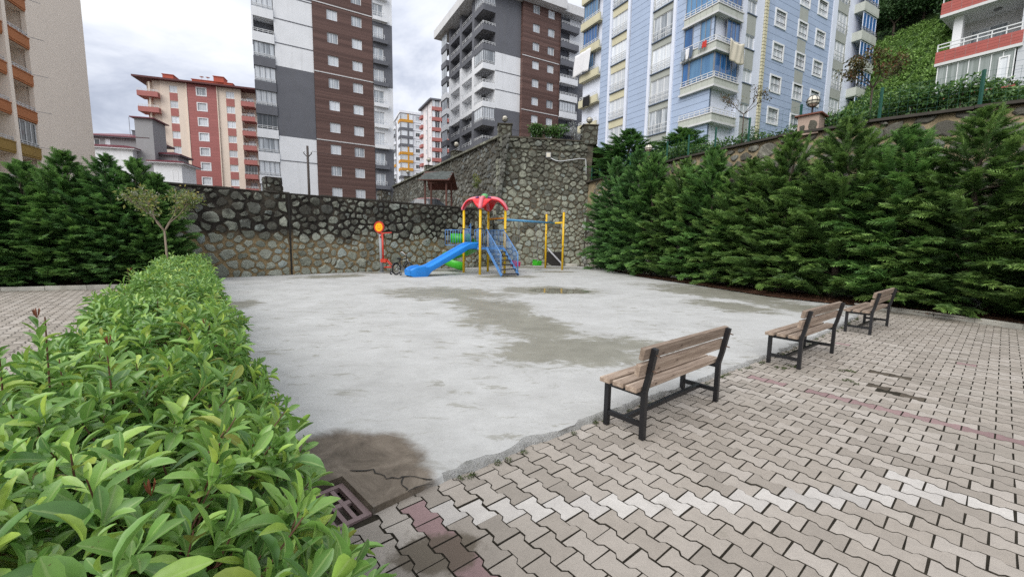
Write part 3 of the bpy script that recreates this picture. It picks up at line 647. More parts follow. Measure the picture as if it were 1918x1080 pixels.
class Face:
    def __init__(s, root, M): s.root = root; s.M = root.matrix_basis.inverted() @ M
    def put(s, name, mb, mat, parent=None, smooth=False, at=(0, 0, 0)):
        return mb.obj(name, mat, s.root, smooth, s.M @ Matrix.Translation(at))
def fmat(o, az): 
    a = rad(az); d = Vector((sin(a), cos(a), 0)); n = Vector((d.y, -d.x, 0)); return Matrix(((d.x, -n.x, 0, o[0]), (d.y, -n.y, 0, o[1]), (0, 0, 1, 0), (0, 0, 0, 1)))
def building(name, label, o, az):
    t = thing(name, label, 'building', (o[0], o[1], 0)); M = fmat(o, az); t.matrix_basis = M; return t, Face(t, M)
def wall(fc, name, u0, u1, z0, z1, holes, mat, h=0, depth=.16, quiet=True):
    hs = [(max(a, u0), min(b, u1), max(c, z0), min(d, z1)) for a, b, c, d in holes if b > u0 + .01 and a < u1 - .01 and d > z0 + .01 and c < z1 - .01]
    us = sorted({u0, u1, *[x for q in hs for x in q[:2]]}); zs = sorted({z0, z1, *[x for q in hs for x in q[2:]]}); mb = MB(); y = -h
    for a, b in zip(us[:-1], us[1:]):
        run = None
        for c, d in zip(zs[:-1], zs[1:]):
            m, n = (a + b) / 2, (c + d) / 2; solid = not any(q[0] < m < q[1] and q[2] < n < q[3] for q in hs)
            if solid and run is None: run = c
            if not solid and run is not None: mb.add([(a, y, run), (b, y, run), (b, y, c), (a, y, c)], [(0, 1, 2, 3)]); run = None
        if run is not None: mb.add([(a, y, run), (b, y, run), (b, y, z1), (a, y, z1)], [(0, 1, 2, 3)])
    for a, b, c, d in hs:
        e = y + depth; mb.add([(a, y, c), (b, y, c), (b, y, d), (a, y, d), (a, e, c), (b, e, c), (b, e, d), (a, e, d)], [(0, 4, 5, 1), (3, 2, 6, 7), (0, 3, 7, 4), (1, 5, 6, 2)])
    e = y + depth
    mb.add([(u0, y, z0), (u1, y, z0), (u1, y, z1), (u0, y, z1), (u0, e, z0), (u1, e, z0), (u1, e, z1), (u0, e, z1)], [(0, 4, 5, 1), (3, 2, 6, 7), (0, 3, 7, 4), (1, 5, 6, 2)])
    return fc.put(name, mb, mat)
_wc = {}
def window(fc, u0, u1, z0, z1, h=-.06, nm=1, glass=None, frame=None, sur=0, ft=.06, name='window', split=.5):
    w, hh = u1 - u0, z1 - z0; key = (round(w, 2), round(hh, 2), nm, sur, ft, (frame or M_pvc).name, split); frame = frame or M_pvc
    if key not in _wc:
        mb = MB(); t = ft
        for a in ((0, t, 0, hh), (w - t, w, 0, hh), (t, w - t, 0, t), (t, w - t, hh - t, hh)): mb.box(a[0], a[1], 0, .06, a[2], a[3])
        for k in range(nm):
            x = w * (k + 1) / (nm + 1) if nm != 1 else w * split; mb.box(x - t * .5, x + t * .5, .005, .055, t, hh - t)
        if sur:
            s = sur
            for a in ((-s, 0, -s, hh + s), (w, w + s, -s, hh + s), (0, w, -s, 0), (0, w, hh, hh + s)): mb.box(a[0], a[1], -.12, .05, a[2], a[3])
        pm = MB(); pm.add([(t * .5, .04, t * .5), (w - t * .5, .04, t * .5), (w - t * .5, .04, hh - t * .5), (t * .5, .04, hh - t * .5)], [(0, 1, 2, 3)]); _wc[key] = (mb.mesh('window', False, [frame]), pm)
    o = link(name, _wc[key][0], fc.root, fc.M @ Matrix.Translation((u0, -h, z0)))
    glass = glass or random.choice((M_gw, M_gw, M_gw, M_gm)); gk = key + (glass.name,)
    if gk not in _wc: _wc[gk] = _wc[key][1].mesh('pane', False, [glass])
    link('pane', _wc[gk], o); return o
_rc = {}
def railing(fc, u0, u1, z, h, hh=.38, n=None, mat=None, rails=2, ret=0):
    mat = mat or M_rail; w = u1 - u0; n = n or max(2, round(w / .45)); key = (round(w, 2), hh, n, rails, ret, mat.name)
    if key not in _rc:
        mb = MB()
        for k in range(n + 1): x = w * k / n; mb.box(x - .02, x + .02, -.02, .02, 0, hh)
        for k in range(rails): zz = hh * (k + 1) / rails; mb.box(-.02, w + .02, -.03, .03, zz - .025, zz + .02)
        if ret:
            for k in range(1, 3): zz = hh * k / 2; mb.box(-.02 if ret < 0 else w - .02, .02 if ret < 0 else w + .02, .03, abs(ret), zz - .02, zz + .02)
        _rc[key] = mb.mesh('railing', False, [mat])
    return link('railing', _rc[key], fc.root, fc.M @ Matrix.Translation((u0, -h, z)))
def block(fc, name, u0, u1, z0, z1, h0, h1, mat): return fc.put(name, MB().box(u0, u1, -h1, -h0, z0, z1), mat)   # h0<h1, measured outwards

# ---- tower with white, charcoal and brown timber bands (left of centre)
A, fa = building('apartment_tower', 'tall tower in white, charcoal and brown timber cladding, left of centre', (-21.2228, 53.0), 59)
st = 2.586; ZB, ZT_ = 2.3, 34.5; K = range(-7, 5)
block(fa, 'core', -9.2, 6.1, ZB, ZT_, -14, -1.3, M_dk); block(fa, 'core', -7.1, 6.1, ZB, ZT_, -1.3, -.22, M_dk)
win1 = [(-1.6, -.41, 22.17 + st * k, 23.31 + st * k) for k in K]; win2 = [(1.19, 2.38, 22.17 + st * k, 23.31 + st * k) for k in K]; winr = [(3.74, 5.02, 21.47 + st * k, 23.0 + st * k) for k in K]
zc = [(ZB, 13.25, M_wh), (13.25, 20.97, M_dk), (20.97, 28.8, M_wh), (28.8, ZT_, M_dk)]
for a, b, m in zc: wall(fa, 'wall_panel', -7.12, -3.16, a, b, [], m)
for k in range(-6, 6):
    z = 26.03 + 2.59 * k
    if 21.2 < z < 28.7 or z < 13.0: block(fa, 'trim_strip', -7.12, -3.17, z - .05, z + .05, .0, .03, M_dk)
wall(fa, 'timber_wall', -3.14, 3.66, ZB, ZT_, win1 + win2, M_wood, .12, .2)
for z in (5.62, 13.38, 21.21, 28.97): block(fa, 'trim_strip', -3.14, 3.66, z - .05, z + .06, .125, .17, M_slabw)
for a, b, m in ((ZB, 5.56, M_wh), (5.56, 13.3, M_dk), (13.3, 20.97, M_wh), (20.97, 28.64, M_dk), (28.64, ZT_, M_wh)):
    wall(fa, 'wall_panel', 3.68, 6.15, a, b, winr, m)
    for k in K:
        z0 = 20.95 + st * k
        if a - .01 <= z0 + .3 < b: block(fa, 'planter_box', 3.72, 5.52, z0, z0 + .44, .0, .42, m)
for q in win1 + win2: window(fa, *q, h=.02)
for q in winr: window(fa, *q, h=-.08); railing(fa, q[0] + .02, q[1] + .12, q[2] + .02, .2, .5, 3)
for k in K:                                         # glazed balconies up the left edge
    zb = 18.95 + st * k; zt = zb + 1.62; m = [c for a, b, c in zc if a <= zb + .2 < b][-1] if zb > ZB else M_wh
    block(fa, 'balcony_band', -9.25, -7.13, zt, zt + st - 1.62, -1.3, .12, m); gl = [M_gw, M_gm, M_gd, M_gw][k % 4]
    railing(fa, -9.2, -7.2, zb + .02, .10, .34, 4)
    if k != 2: window(fa, -9.2, -7.16, zb, zt, -.02, 3, gl, M_alu, name='glazing', ft=.05)
    else: wall(fa, 'balcony_back_wall', -9.2, -7.16, zb, zt, [], M_dk, -1.2, .05); block(fa, 'party_wall', -9.25, -9.1, zb, zt, -1.2, .1, m)
block(fa, 'roof_slab', -9.8, 6.7, ZT_, ZT_ + .9, -14.5, .8, M_wh)

# ---- white, charcoal and brown block with corner balconies (centre)
B, fb = building('apartment_block', 'block in white, charcoal and brown timber with open corner balconies, in the centre', (-5.7778, 60.0), 60.5)
Pb = (-4.6202, 60.6549); fbl = Face(B, fmat(Pb, 150.5)); st = 2.555; ZR = 35.75; K = range(-8, 3)
def zone(z): return M_dk if z > 27.9 else (M_wh if z > 20.4 else M_dk)
block(fb, 'core', 3.3, 22, 6, ZR, -13, -.22, M_dk); block(fb, 'core', 4.6, 22, 6, ZR, -16, -1.2, M_dk)
wins = [(a, a + 1.2, 34.55 + st * k, 35.7 + st * k) for k in range(-11, 1) for a in (9.12, 11.78)]
for a, b, m in ((6, 12.9, M_wh), (12.9, 20.52, M_dk), (20.52, 28.1, M_wh), (28.1, ZR, M_dk)): wall(fb, 'wall_panel', 3.28, 7.42, a, b, [], m)
for z in (25.62, 23.06, 17.95, 15.4): block(fb, 'trim_strip', 3.28, 7.42, z - .05, z + .05, 0, .03, M_dk)
wall(fb, 'timber_wall', 7.44, 13.86, 6, ZR, wins, M_wood, .55, .6); block(fb, 'core', 7.5, 13.8, 6, ZR, -.3, .3, M_dk)
for z in (28.43, 20.87, 13.2): block(fb, 'trim_strip', 7.40, 13.9, z - .05, z + .06, .552, .6, M_slabw)
for q in wins: window(fb, *q, h=.42)
block(fb, 'drainpipe', 13.9, 14.02, 6, ZR, .5, .62, M_wood)
wall(fb, 'wall_panel', 16.2, 22, 6, 20.6, [], M_dk); wall(fb, 'wall_panel', 16.2, 22, 20.6, 28.2, [], M_dk, .003); wall(fb, 'wall_panel', 16.2, 22, 28.2, ZR, [], M_wh)
for k in range(-11, 1):                              # balconies right of the timber strip
    zb = 33.50 + st * k; m = M_dk if (zb > 28.0 or zb < 20.3) else M_wh
    fb.put('balcony', MB().box(14.05, 17.4, -.85, .6, zb, zb + .14).box(14.05, 17.4, -.86, -.74, zb + .14, zb + .88).box(17.28, 17.4, -.74, .3, zb + .14, zb + .88), m)
    railing(fb, 14.1, 17.35, zb + .88, .8, .34, 6)
    wall(fb, 'balcony_back_wall', 13.95, 16.2, zb, zb + st, [(14.3, 15.9, zb + .2, zb + 2.1)], m, -.25); window(fb, 14.3, 15.9, zb + .2, zb + 2.1, -.3, 1)
    if k == -5: window(fb, 14.1, 17.2, zb + .9, zb + 2.4, .72, 5, M_gw, M_alu, name='glazing')
for k in range(-9, 4):                               # corner balconies and the left flank, storey by storey
    zb = 28.10 + st * k; m = zone(zb + .1); top = zb + st
    if zb > ZR - 1: break
    fb.put('corner_balcony', MB().box(1.33, 3.28, 0, 3.2, zb, zb + .12).box(1.33, 3.28, 0, .14, zb + .12, zb + .76).box(1.33, 1.47, .14, 3.0, zb + .12, zb + .76), m)
    fb.put('balcony_ceiling', MB().box(1.5, 3.27, .16, 3.0, zb - .03, zb - .005), M_ceil)
    wall(fb, 'balcony_back_wall', 1.4, 4.6, zb + .12, top, [(1.9, 3.3, zb + .15, zb + 2.1)], m, -3.0); window(fb, 1.9, 3.3, zb + .15, zb + 2.1, -3.05, 1)
    fb.put('side_wall', MB().box(3.28, 3.4, .2, 3.0, zb + .12, top), m)
    if k in (-4, -1, 2):
        gl = M_gw if k != -1 else M_gm
        window(fb, 1.36, 3.26, zb + .78, top - .03, -.04, 4, gl, M_alu, name='glazing'); window(fbl, -2.9, -.03, zb + .78, top - .03, -.04, 4, gl, M_alu, name='glazing')
    railing(fb, 1.36, 3.26, zb + .76, -.05, .36, 4); railing(fbl, -2.9, -.03, zb + .76, -.05, .36, 5)
    for a, b in ((-7.65, -3.68), (-12.45, -8.42)):   # loggias
        wall(fbl, 'loggia_back_wall', a, b, zb + .55, top, [(a + 1.1, b - .15, zb + .62, zb + 2.1)], m, -.9); window(fbl, a + 1.1, b - .15, zb + .62, zb + 2.1, -.95, 2, M_gw)
        fbl.put('loggia_band', MB().box(a, b, 0, .9, zb - .02, zb + .55), m); railing(fbl, a + .03, b - .03, zb + .55, -.1, .55, 3)
    fbl.put('end_balcony', MB().box(-15.6, -13.1, -.5, .7, zb - .4, zb + .45), m); window(fbl, -15.5, -13.15, zb + .47, zb + 2.1, .4, 3, M_gw if k % 2 else M_gm, M_alu, name='glazing')
for a, b in ((-3.68, -2.92), (-8.42, -7.65), (-13.1, -12.45)):
    for z0, z1, m in ((5, 20.5, M_dk), (20.5, 28.05, M_wh), (28.05, ZR, M_dk)): fbl.put('pier', MB().box(a, b, -.02, 1.2, z0, z1), m)
fbl.put('core', MB().box(-15.4, -3.0, 1.0, 5, 5, ZR), M_dk)
fb.put('roof_fascia', MB().box(.2, 22, -1.4, 16, ZR + .05, ZR + 1.3).box(7.0, 14.2, -1.9, -1.4, ZR + .06, ZR + 1.28), M_slabw); fbl.put('roof_fascia', MB().box(-17.3, .6, -1.2, 8, ZR + .02, ZR + 1.28), M_slabw)

# ---- pale blue block with blue-curtained balconies (right of centre)
M_blue = paint('pale blue cladding', (.365, .445, .59), .7, .06, .9, .06, 30, dirt=.10)
M_groove = paint('cladding groove', (.13, .17, .24), .8, .1, 1, 0)
M_yel = paint('pale yellow render', (.56, .525, .37), .75, .08, 1, .1, 30, dirt=.1); M_gry = paint('grey green panel', (.36, .375, .34), .75, .08, 1, .1, 30, dirt=.15); M_bgry = paint('pale balcony tile', (.47, .49, .44), .7, .07, 1.5, .08, 30, dirt=.25)
M_lav = paint('lavender white render', (.68, .72, .82), .75, .05, 1, .06, 30, dirt=.1)
C, fcr = building('apartment_block', 'pale blue clad block with blue curtained corner balconies, right of centre', (16.4272, 36.0), 60.7)
fcl = Face(C, fmat((16.4272, 36.0), 150.5)); st = 2.845; ZB, ZT_ = 7.5, 33.5
def courses(fc, u0, u1, z0, z1, holes, step, mat, h=0, off=.03):
    wall(fc, 'backing', u0, u1, z0, z1, holes, M_groove, h - off, .16); z = z0; sub = [(a - .0, b + .0, c, d) for a, b, c, d in holes]
    while z < z1: wall(fc, 'cladding_course', u0 + .0, u1 - .0, z, min(z + step - .028, z1), sub, mat, h, off + .01); z += step
fcr.put('core', MB().box(3.4, 25.5, .3, 14, ZB, ZT_), M_lav); fcr.put('core', MB().box(1.5, 25.5, 1.6, 17, ZB, ZT_), M_lav)
wr = [(a + .16, b - .16, 18.70 + st * k, 19.98 + st * k) for k in range(-3, 5) for a, b in ((8.0, 9.88), (11.87, 13.67), (15.1, 17.0))]
wc = [(3.94, 5.25, 15.75 + st * k, 16.87 + st * k) for k in range(-2, 7)]; wb = [(18.95, 21.15, 20.95 + st * k, 22.85 + st * k) for k in range(-4, 4)]
courses(fcr, 6.85, 17.95, ZB, ZT_, wr, .60, M_blue)
wall(fcr, 'wall_panel', 3.35, 6.38, ZB, ZT_, wc, M_lav, .0)
for q in wc:
    window(fcr, *q, h=-.06); block(fcr, 'grey_panel', 3.98, 5.22, q[3] + .05, q[2] + st - .06, 0, .03, M_gry); block(fcr, 'sill', 3.9, 5.3, q[2] - .07, q[2], 0, .1, M_groove)
z = ZB
while z < ZT_: fcr.put('quoin', MB().box(6.4, 6.83, -.14, .1, z, z + .24), M_yel); z += .29
for q in wr: window(fcr, *q, h=-.05, sur=.15)
for k in range(-3, 5): z = 19.98 + .16 + st * k; block(fcr, 'yellow_panel', 12.03, 13.51, z + .05, z + st - 1.7, .003, .02, M_gry)
wall(fcr, 'wall_panel', 18.0, 18.85, ZB, ZT_, [], M_lav, .08); wall(fcr, 'wall_panel', 18.87, 21.25, ZB, ZT_, wb, M_gry, .0); wall(fcr, 'wall_panel', 21.3, 25.6, ZB, ZT_, [], M_lav, .05)
for q in wb: window(fcr, *q, h=-.06, nm=2); railing(fcr, q[0], q[1], q[2] + .05, .1, .75, 4)
for k in range(-4, 4):
    z = 23.32 + st * k; fcr.put('small_balcony', MB().box(22.3, 25.6, -.95, .1, z, z + .12).box(22.3, 25.6, -.96, -.86, z + .12, z + .88).box(22.3, 22.4, -.86, 0, z + .12, z + .88), M_bgry); railing(fcr, 22.35, 25.55, z + .88, .9, .42, 8); railing(fcr, 22.35, 25.55, z + .88, .9, .42, 8).name = 'railing'
    window(fcr, 22.5, 25.5, z + 1.0, z + st - .05, .85, 3, M_gb, M_lav, name='glazing')
# left flank
gw = [(-6.76, -4.42, 17.72 + st * k, 19.92 + st * k) for k in range(-4, 6)]; yw = [(-12.5, -10.15, 17.60 + st * k, 19.62 + st * k) for k in range(-4, 6)]
fcl.put('core', MB().box(-17.3, -.3, .3, 6, ZB, ZT_), M_lav)
courses(fcl, -9.75, -7.15, ZB, ZT_, [], .56, M_blue); courses(fcl, -4.12, -.25, ZB, ZT_, [], .56, M_blue); courses(fcl, -14.15, -12.75, ZB, ZT_, [], .56, M_blue)
for u in (-12.75, -10.12, -7.12, -4.38): fcl.put('pilaster', MB().box(u - .01, u + .30, -.16, .2, ZB, ZT_), M_lav)
wall(fcl, 'wall_panel', -6.82, -4.4, ZB, ZT_, gw, M_gry, 0); wall(fcl, 'wall_panel', -12.47, -10.14, ZB, ZT_, yw, M_yel, 0)
for q in gw + yw:
    window(fcl, *q, h=-.06, nm=2, glass=random.choice((M_gw, M_gw, M_gm))); railing(fcl, q[0] + .02, q[1], q[2] + .02, .08, .8, 3)
    block(fcl, 'sill', q[0] - .05, q[1] + .05, q[2] - .08, q[2] - .01, 0, .14, M_groove)
for k in range(-4, 6):                               # far-left glazed balconies
    z = 17.30 + st * k; fcl.put('side_balcony', MB().box(-17.5, -14.2, -.35, .3, z, z + .12).box(-17.5, -14.2, -.36, -.2, z + .12, z + .80), M_yel); railing(fcl, -17.4, -14.3, z + .8, .25, .36, 5)
    wall(fcl, 'balcony_back_wall', -17.5, -14.2, z + .12, z + st, [], M_lav, -.25, .02)
    if k > 0: window(fcl, -17.35, -14.9 if k != 1 else -15.4, z + .82, z + st - .02, .05, 4, M_gbl if k % 2 else M_gb, M_alu, name='glazing')
# corner balconies
for k in range(-2, 6):
    z = 14.58 + st * k
    slab = MB().box(-.3, 3.12, -.3, 3.2, z, z + .16); slab.box(-.22, 3.1, -.22, -.10, z + .16, z + .70).box(-.22, -.10, -.10, 3.0, z + .16, z + .70).box(-.3, 3.14, -.3, -.05, z + .70, z + .80).box(-.3, -.05, -.05, 3.1, z + .70, z + .80)
    fcr.put('corner_balcony', slab, M_slabw)
    for i in range(6):                               # tiles on the parapet
        fcr.put('parapet_tile', MB().box(-.2 + i * .55, .32 + i * .55, -.24, -.222, z + .18, z + .68), M_bgry)
        fcl.put('parapet_tile', MB().box(-3.05 + i * .55, -2.53 + i * .55, -.24, -.222, z + .18, z + .68), M_bgry)
    railing(fcr, -.1, 3.05, z + .80, .17, .40, 6); railing(fcl, -3.05, .1, z + .80, .17, .40, 6)
    wall(fcr, 'balcony_back_wall', .2, 3.4, z + .16, z + st, [(1.9, 2.9, z + .2, z + 2.2)], M_blue, -2.6); window(fcr, 1.9, 2.9, z + .2, z + 2.2, -2.65, 1); fcr.put('side_wall', MB().box(3.2, 3.36, .1, 2.7, z + .16, z + st), M_lav)
    fcr.put('corner_post', MB().box(.85, 1.45, .75, 1.35, z + .16, z + st), M_lav)
    if k == 0:
        window(fcr, -.02, 3.08, z + .82, z + st - .02, .05, 3, M_gb, M_alu, name='glazing'); window(fcl, -2.4, .0, z + .82, z + st - .02, .05, 1, M_gbl, M_alu, name='glazing'); window(fcl, -3.1, -2.45, z + .82, z + st - .02, .05, 0, M_gb, M_alu, name='glazing')
    if k == 1:
        window(fcr, 1.3, 3.08, z + .82, z + st - .02, .05, 2, M_gb, M_alu, name='glazing'); window(fcl, -1.5, -.5, z + .82, z + st - .02, .05, 1, M_gbl, M_alu, name='glazing'); window(fcl, -3.1, -2.2, z + .82, z + st - .02, .05, 0, M_gb, M_alu, name='glazing')
    if k >= 2:
        window(fcr, -.02, 3.08, z + .82, z + st - .02, .05, 4, M_gb, M_alu, name='glazing'); window(fcl, -3.1, .0, z + .82, z + st - .02, .05, 5, M_gbl if k == 2 else M_gb, M_alu, name='glazing')
fcr.put('roof_slab', MB().box(-.8, 26.2, -.8, 15, ZT_, ZT_ + .6), M_slabw); fcl.put('roof_slab', MB().box(-18, -.8, -.7, 8, ZT_ + .003, ZT_ + .59), M_slabw)

# ---- red and cream block (left, behind the low wall)
M_crm = paint('cream render', (.74, .63, .53), .8, .05, .7, .1, 25, dirt=.08); M_red = siding('brick red cladding', (.33, .115, .105), (.37, .13, .12), .52, .035); M_redp = paint('brick red panel', (.38, .14, .125), .75, .1, 1, .1, 25, dirt=.1)
M_roofr = paint('dark red roof', (.10, .03, .03), .7, .15, 1, .2, 20); M_chim = paint('orange red render', (.42, .09, .055), .8, .1, 1, .1)
R_, fr1 = building('apartment_block', 'brick red and cream block with white window surrounds, on the left', (-57.1274, 78.0), 72); st = 2.633; ZB, ZT_ = 2.4, 28.6
K = range(-10, 1); c1 = [(-4.65, -3.46, 26.8 + st * k, 27.99 + st * k) for k in K]; c2 = [(4.0, 5.34, 26.8 + st * k, 27.99 + st * k) for k in K]; cw = [(-.45, .92, 26.78 + st * k, 28.03 + st * k) for k in K]
fr1.put('core', MB().box(-7.2, 6.3, .25, 12, ZB, ZT_).box(-8.6, 9, 1.6, 12, ZB, ZT_), M_crm)
wall(fr1, 'wall_panel', -6.0, -1.95, ZB, ZT_, c1, M_crm); wall(fr1, 'wall_panel', 2.62, 6.4, ZB, ZT_, c2, M_crm); wall(fr1, 'red_wall', -1.92, 2.58, ZB, ZT_, cw, M_red, .18, .24)
for q in c1 + c2: window(fr1, *q, h=-.06); block(fr1, 'red_panel', q[0], q[1], q[3] - st + .06, q[2] - .06, 0, .03, M_redp)
for q in cw: window(fr1, *q, h=.08, sur=.14)
for u in (-2.08, 2.6): fr1.put('pilaster', MB().box(u, u + .14, -.24, .1, ZB, ZT_), M_crm)
for k in range(-10, 1):
    z = 25.55 + st * k
    fr1.put('side_balcony', MB().box(-9.05, -6.05, -.9, 1.6, z, z + .12).box(-9.05, -6.05, -.9, -.8, z + .12, z + .85).box(-6.15, -6.05, -.8, 0, z + .12, z + .85).box(-9.05, -8.95, -.8, 1.5, z + .12, z + .85), M_redp); railing(fr1, -9.0, -6.1, z + .85, .8, .35, 5)
    fr1.put('corner_post', MB().box(-7.6, -7.35, -.3, 0, z + .12, z + st), M_crm)
    fr1.put('side_balcony', MB().box(6.5, 8.7, -.7, 1.5, z, z + .12).box(6.5, 8.7, -.7, -.6, z + .12, z + .85), M_redp); railing(fr1, 6.55, 8.65, z + .85, .6, .38, 4)
    if k == -5: window(fr1, 6.6, 8.6, z + .85, z + 2.4, .5, 3, M_gd, M_alu, name='glazing')
    else: window(fr1, 6.9, 8.0, z + .15, z + 2.1, -1.5, 1)
fr1.put('roof', MB().box(-9.6, 9.6, -1.0, 13, ZT_, ZT_ + .28), M_roofr); fr1.put('roof_ridge', MB().add([(-9, .2, ZT_ + .28), (9, .2, ZT_ + .28), (9, 12, ZT_ + .28), (-9, 12, ZT_ + .28), (-3, 5, ZT_ + 1.0), (4, 5, ZT_ + 1.0)], [(0, 1, 5, 4), (1, 2, 5), (2, 3, 4, 5), (3, 0, 4)]), M_roofr)
for a, b, z in ((-5.9, -4.3, 1.45), (-1.5, 4.9, 1.15), (1.9, 3.5, 2.1)): fr1.put('chimney', MB().box(a, b, 1.0, 3.0, ZT_ + .2, ZT_ + z).box(a - .1, b + .1, .9, 3.1, ZT_ + z, ZT_ + z + .1), M_chim)
for u in (-.2, .75): fr1.put('satellite_dish', MB().lathe([(0, 0), (.2, .03), (.36, .12), (.34, .13), (0, .04)], 14, (u, 1.8, ZT_ + 1.9)).tube([(u, 1.8, ZT_ + 1.2), (u, 1.8, ZT_ + 1.92)], .03, 5), M_slabw, None, True)

# ---- cream block with orange balconies at the left edge
M_crm2 = paint('pale peach render', (.94, .825, .71), .85, .03, .5, .08, 9, dirt=.05); M_or = paint('orange balcony render', (.46, .175, .07), .8, .12, 1, .1, 25, dirt=.15); M_ol = paint('ochre balcony render', (.33, .21, .055), .8, .12, 1, .1, 25, dirt=.15)
Lb, fl = building('apartment_block', 'cream block with orange balconies and a blank gable at the left edge', (-38.9438, 34.0), -22); st = 2.885
wall(fl, 'gable_wall', 1.32, 9.68, 2, 27, [], M_crm2, 0, .3); fl.put('core', MB().box(1.5, 9.6, .2, 12, 2, 27).box(-6, 2, 1.7, 12, 2, 27), M_crm2)
for k in range(-4, 5):
    z = 13.42 + st * k; m = M_ol if k < -1 else M_or
    for a, b in ((-1.12, 1.33), (-5.6, -1.55)):
        fl.put('balcony', MB().box(a, b, -.02, 1.7, z - .04, z + .10).box(a, b, -.06, .08, z + .10, z + .80).box(a - .03, b + .03, -.1, .12, z + .8, z + .86), m)
        fl.put('balcony_ceiling', MB().box(a, b, .1, 1.65, z - .06, z - .045), M_crm2)
        railing(fl, a + .05, b - .05, z + .86, -.02, .30, 5); wall(fl, 'balcony_back_wall', a, b, z + .1, z + st - .05, [(a + .35, b - .5, z + .12, z + 2.2)], M_crm2, -1.6); window(fl, a + .35, b - .5, z + .12, z + 2.2, -1.65, 1)
    fl.put('laundry_arm', MB().bar((1.2, -.1, z + .95), (1.9, -.7, z + 1.0), .03, .03), M_alu)
    if k == -2: window(fl, -1.1, 1.25, z + .9, z + st - .1, -.1, 3, M_gd, M_pvc, name='glazing')
for u in (-1.52, -6.0): fl.put('pilaster', MB().box(u, u + .40, -.12, 1.7, 2, 27), M_crm2)
fl.put('roof_slab', MB().box(-6.5, 10.2, -.6, 12.5, 27, 27.4), M_slabw)

# ---- small grey and white house with burgundy roofs
M_gr = paint('grey render', (.30, .30, .31), .85, .06, .8, .15, 20); M_bur = paint('burgundy metal roof', (.155, .035, .05), .45, .12, 1.2, .1)
Hs_, fh = building('house', 'small grey and white house with burgundy roofs between the cream and red blocks', (-53.7172, 62.0), 75)
def roof(fc, name, u0, u1, y0, y1, z, h, mat, fas=None, ov=.45, t=.14):
    a, b, c, d = u0 - ov, u1 + ov, y0 - ov, y1 + ov; m = min(b - a, d - c) / 2; mb = MB(); mb.box(a, b, c, d, z, z + t)
    if b - a >= d - c: r0, r1 = (a + m, (c + d) / 2), (b - m, (c + d) / 2); F = [(0, 1, 5, 4), (1, 2, 5), (2, 3, 4, 5), (3, 0, 4)]
    else: r0, r1 = ((a + b) / 2, c + m), ((a + b) / 2, d - m); F = [(0, 1, 4), (1, 2, 5, 4), (2, 3, 5), (3, 0, 4, 5)]
    mb.add([(a, c, z + t), (b, c, z + t), (b, d, z + t), (a, d, z + t), (*r0, z + t + h), (*r1, z + t + h)], F); fc.put(name, mb, mat)
    if fas: fc.put('fascia', MB().box(a + .05, b - .05, c + .05, d - .05, z - .12, z - .003), fas)
fh.put('stair_tower', MB().box(-1.3, .9, 0, 3.4, 2.5, 18.3), M_gr); roof(fh, 'tower_roof', -1.3, .9, 0, 3.4, 18.3, .35, M_bur, ov=.4)
fh.put('upper_storey', MB().box(-7.5, -.5, .6, 6.5, 2.5, 15.5), M_gr); roof(fh, 'upper_roof', -7.5, -.2, .6, 6.5, 15.5, 1.0, M_bur, M_dk, .6)
fh.put('lower_storey', MB().box(-7.2, -1.3, -1.0, .6, 2.5, 13.7), M_wh); roof(fh, 'lower_roof', -7.2, -1.3, -1.0, 2.4, 13.75, .55, M_bur, M_wh, .5)
fh.put('rear_wing', MB().box(.9, 3.2, 1.4, 4.6, 2.5, 13.6), M_gr); roof(fh, 'rear_roof', .9, 3.2, 1.4, 4.6, 13.6, .5, M_bur, M_dk, .5)
fh.put('white_wing', MB().box(.9, 4.4, -.6, 3.8, 2.5, 12.15), M_wh); roof(fh, 'wing_roof', .9, 4.4, -.6, 3.8, 12.15, .5, M_bur, M_wh, .6)
fh.put('dormer_vent', MB().box(-2.9, -2.1, 2.4, 3.1, 16.2, 16.95).box(-3.0, -2.0, 2.3, 3.2, 16.95, 17.03), M_dk); fh.put('antenna', MB().tube([(-3.15, 2.4, 16.2), (-3.15, 2.4, 18.9)], .035, 5), M_alu)
window(fh, 3.2, 3.9, 9.6, 11.2, .62, 0, M_gd, M_pvc); window(fh, -6.6, -5.9, 13.9 + .4, 15.1, -.55, 0, M_gd, M_pvc); window(fh, -5.3, -4.7, 13.9 + .4, 15.2, -.55, 0, M_gw, M_pvc)

# ---- far blocks between the tower and the central block
M_am = paint('amber balcony render', (.55, .27, .035), .75, .08, 1, 0); M_fw = paint('far white render', (.72, .735, .78), .8, .05, .4, 0)
Yb, fy = building('apartment_block', 'distant white block with amber and charcoal balcony corners', (-37.9898, 150.0), 65); fyl = Face(Yb, fmat(tuple(Vector((-37.9898, 150.0)) - Vector((sin(rad(65)), cos(rad(65)))) * 2.0), 155)); st = 2.75
wyy = [(3.16, 4.66, 40.5 + st * k, 41.75 + st * k) for k in range(-9, 2)]
wall(fy, 'wall_panel', 2.1, 7.5, 2.5, 45.2, wyy, M_fw); fy.put('core', MB().box(-1.9, 7.5, .3, 14, 2.5, 45.2), M_fw); fy.put('roof_slab', MB().box(-2.4, 8, -.4, 14.5, 45.2, 45.95), M_fw)
for q in wyy: window(fy, *q, h=-.08, glass=random.choice((M_gw, M_gm, M_gd)), sur=.12)
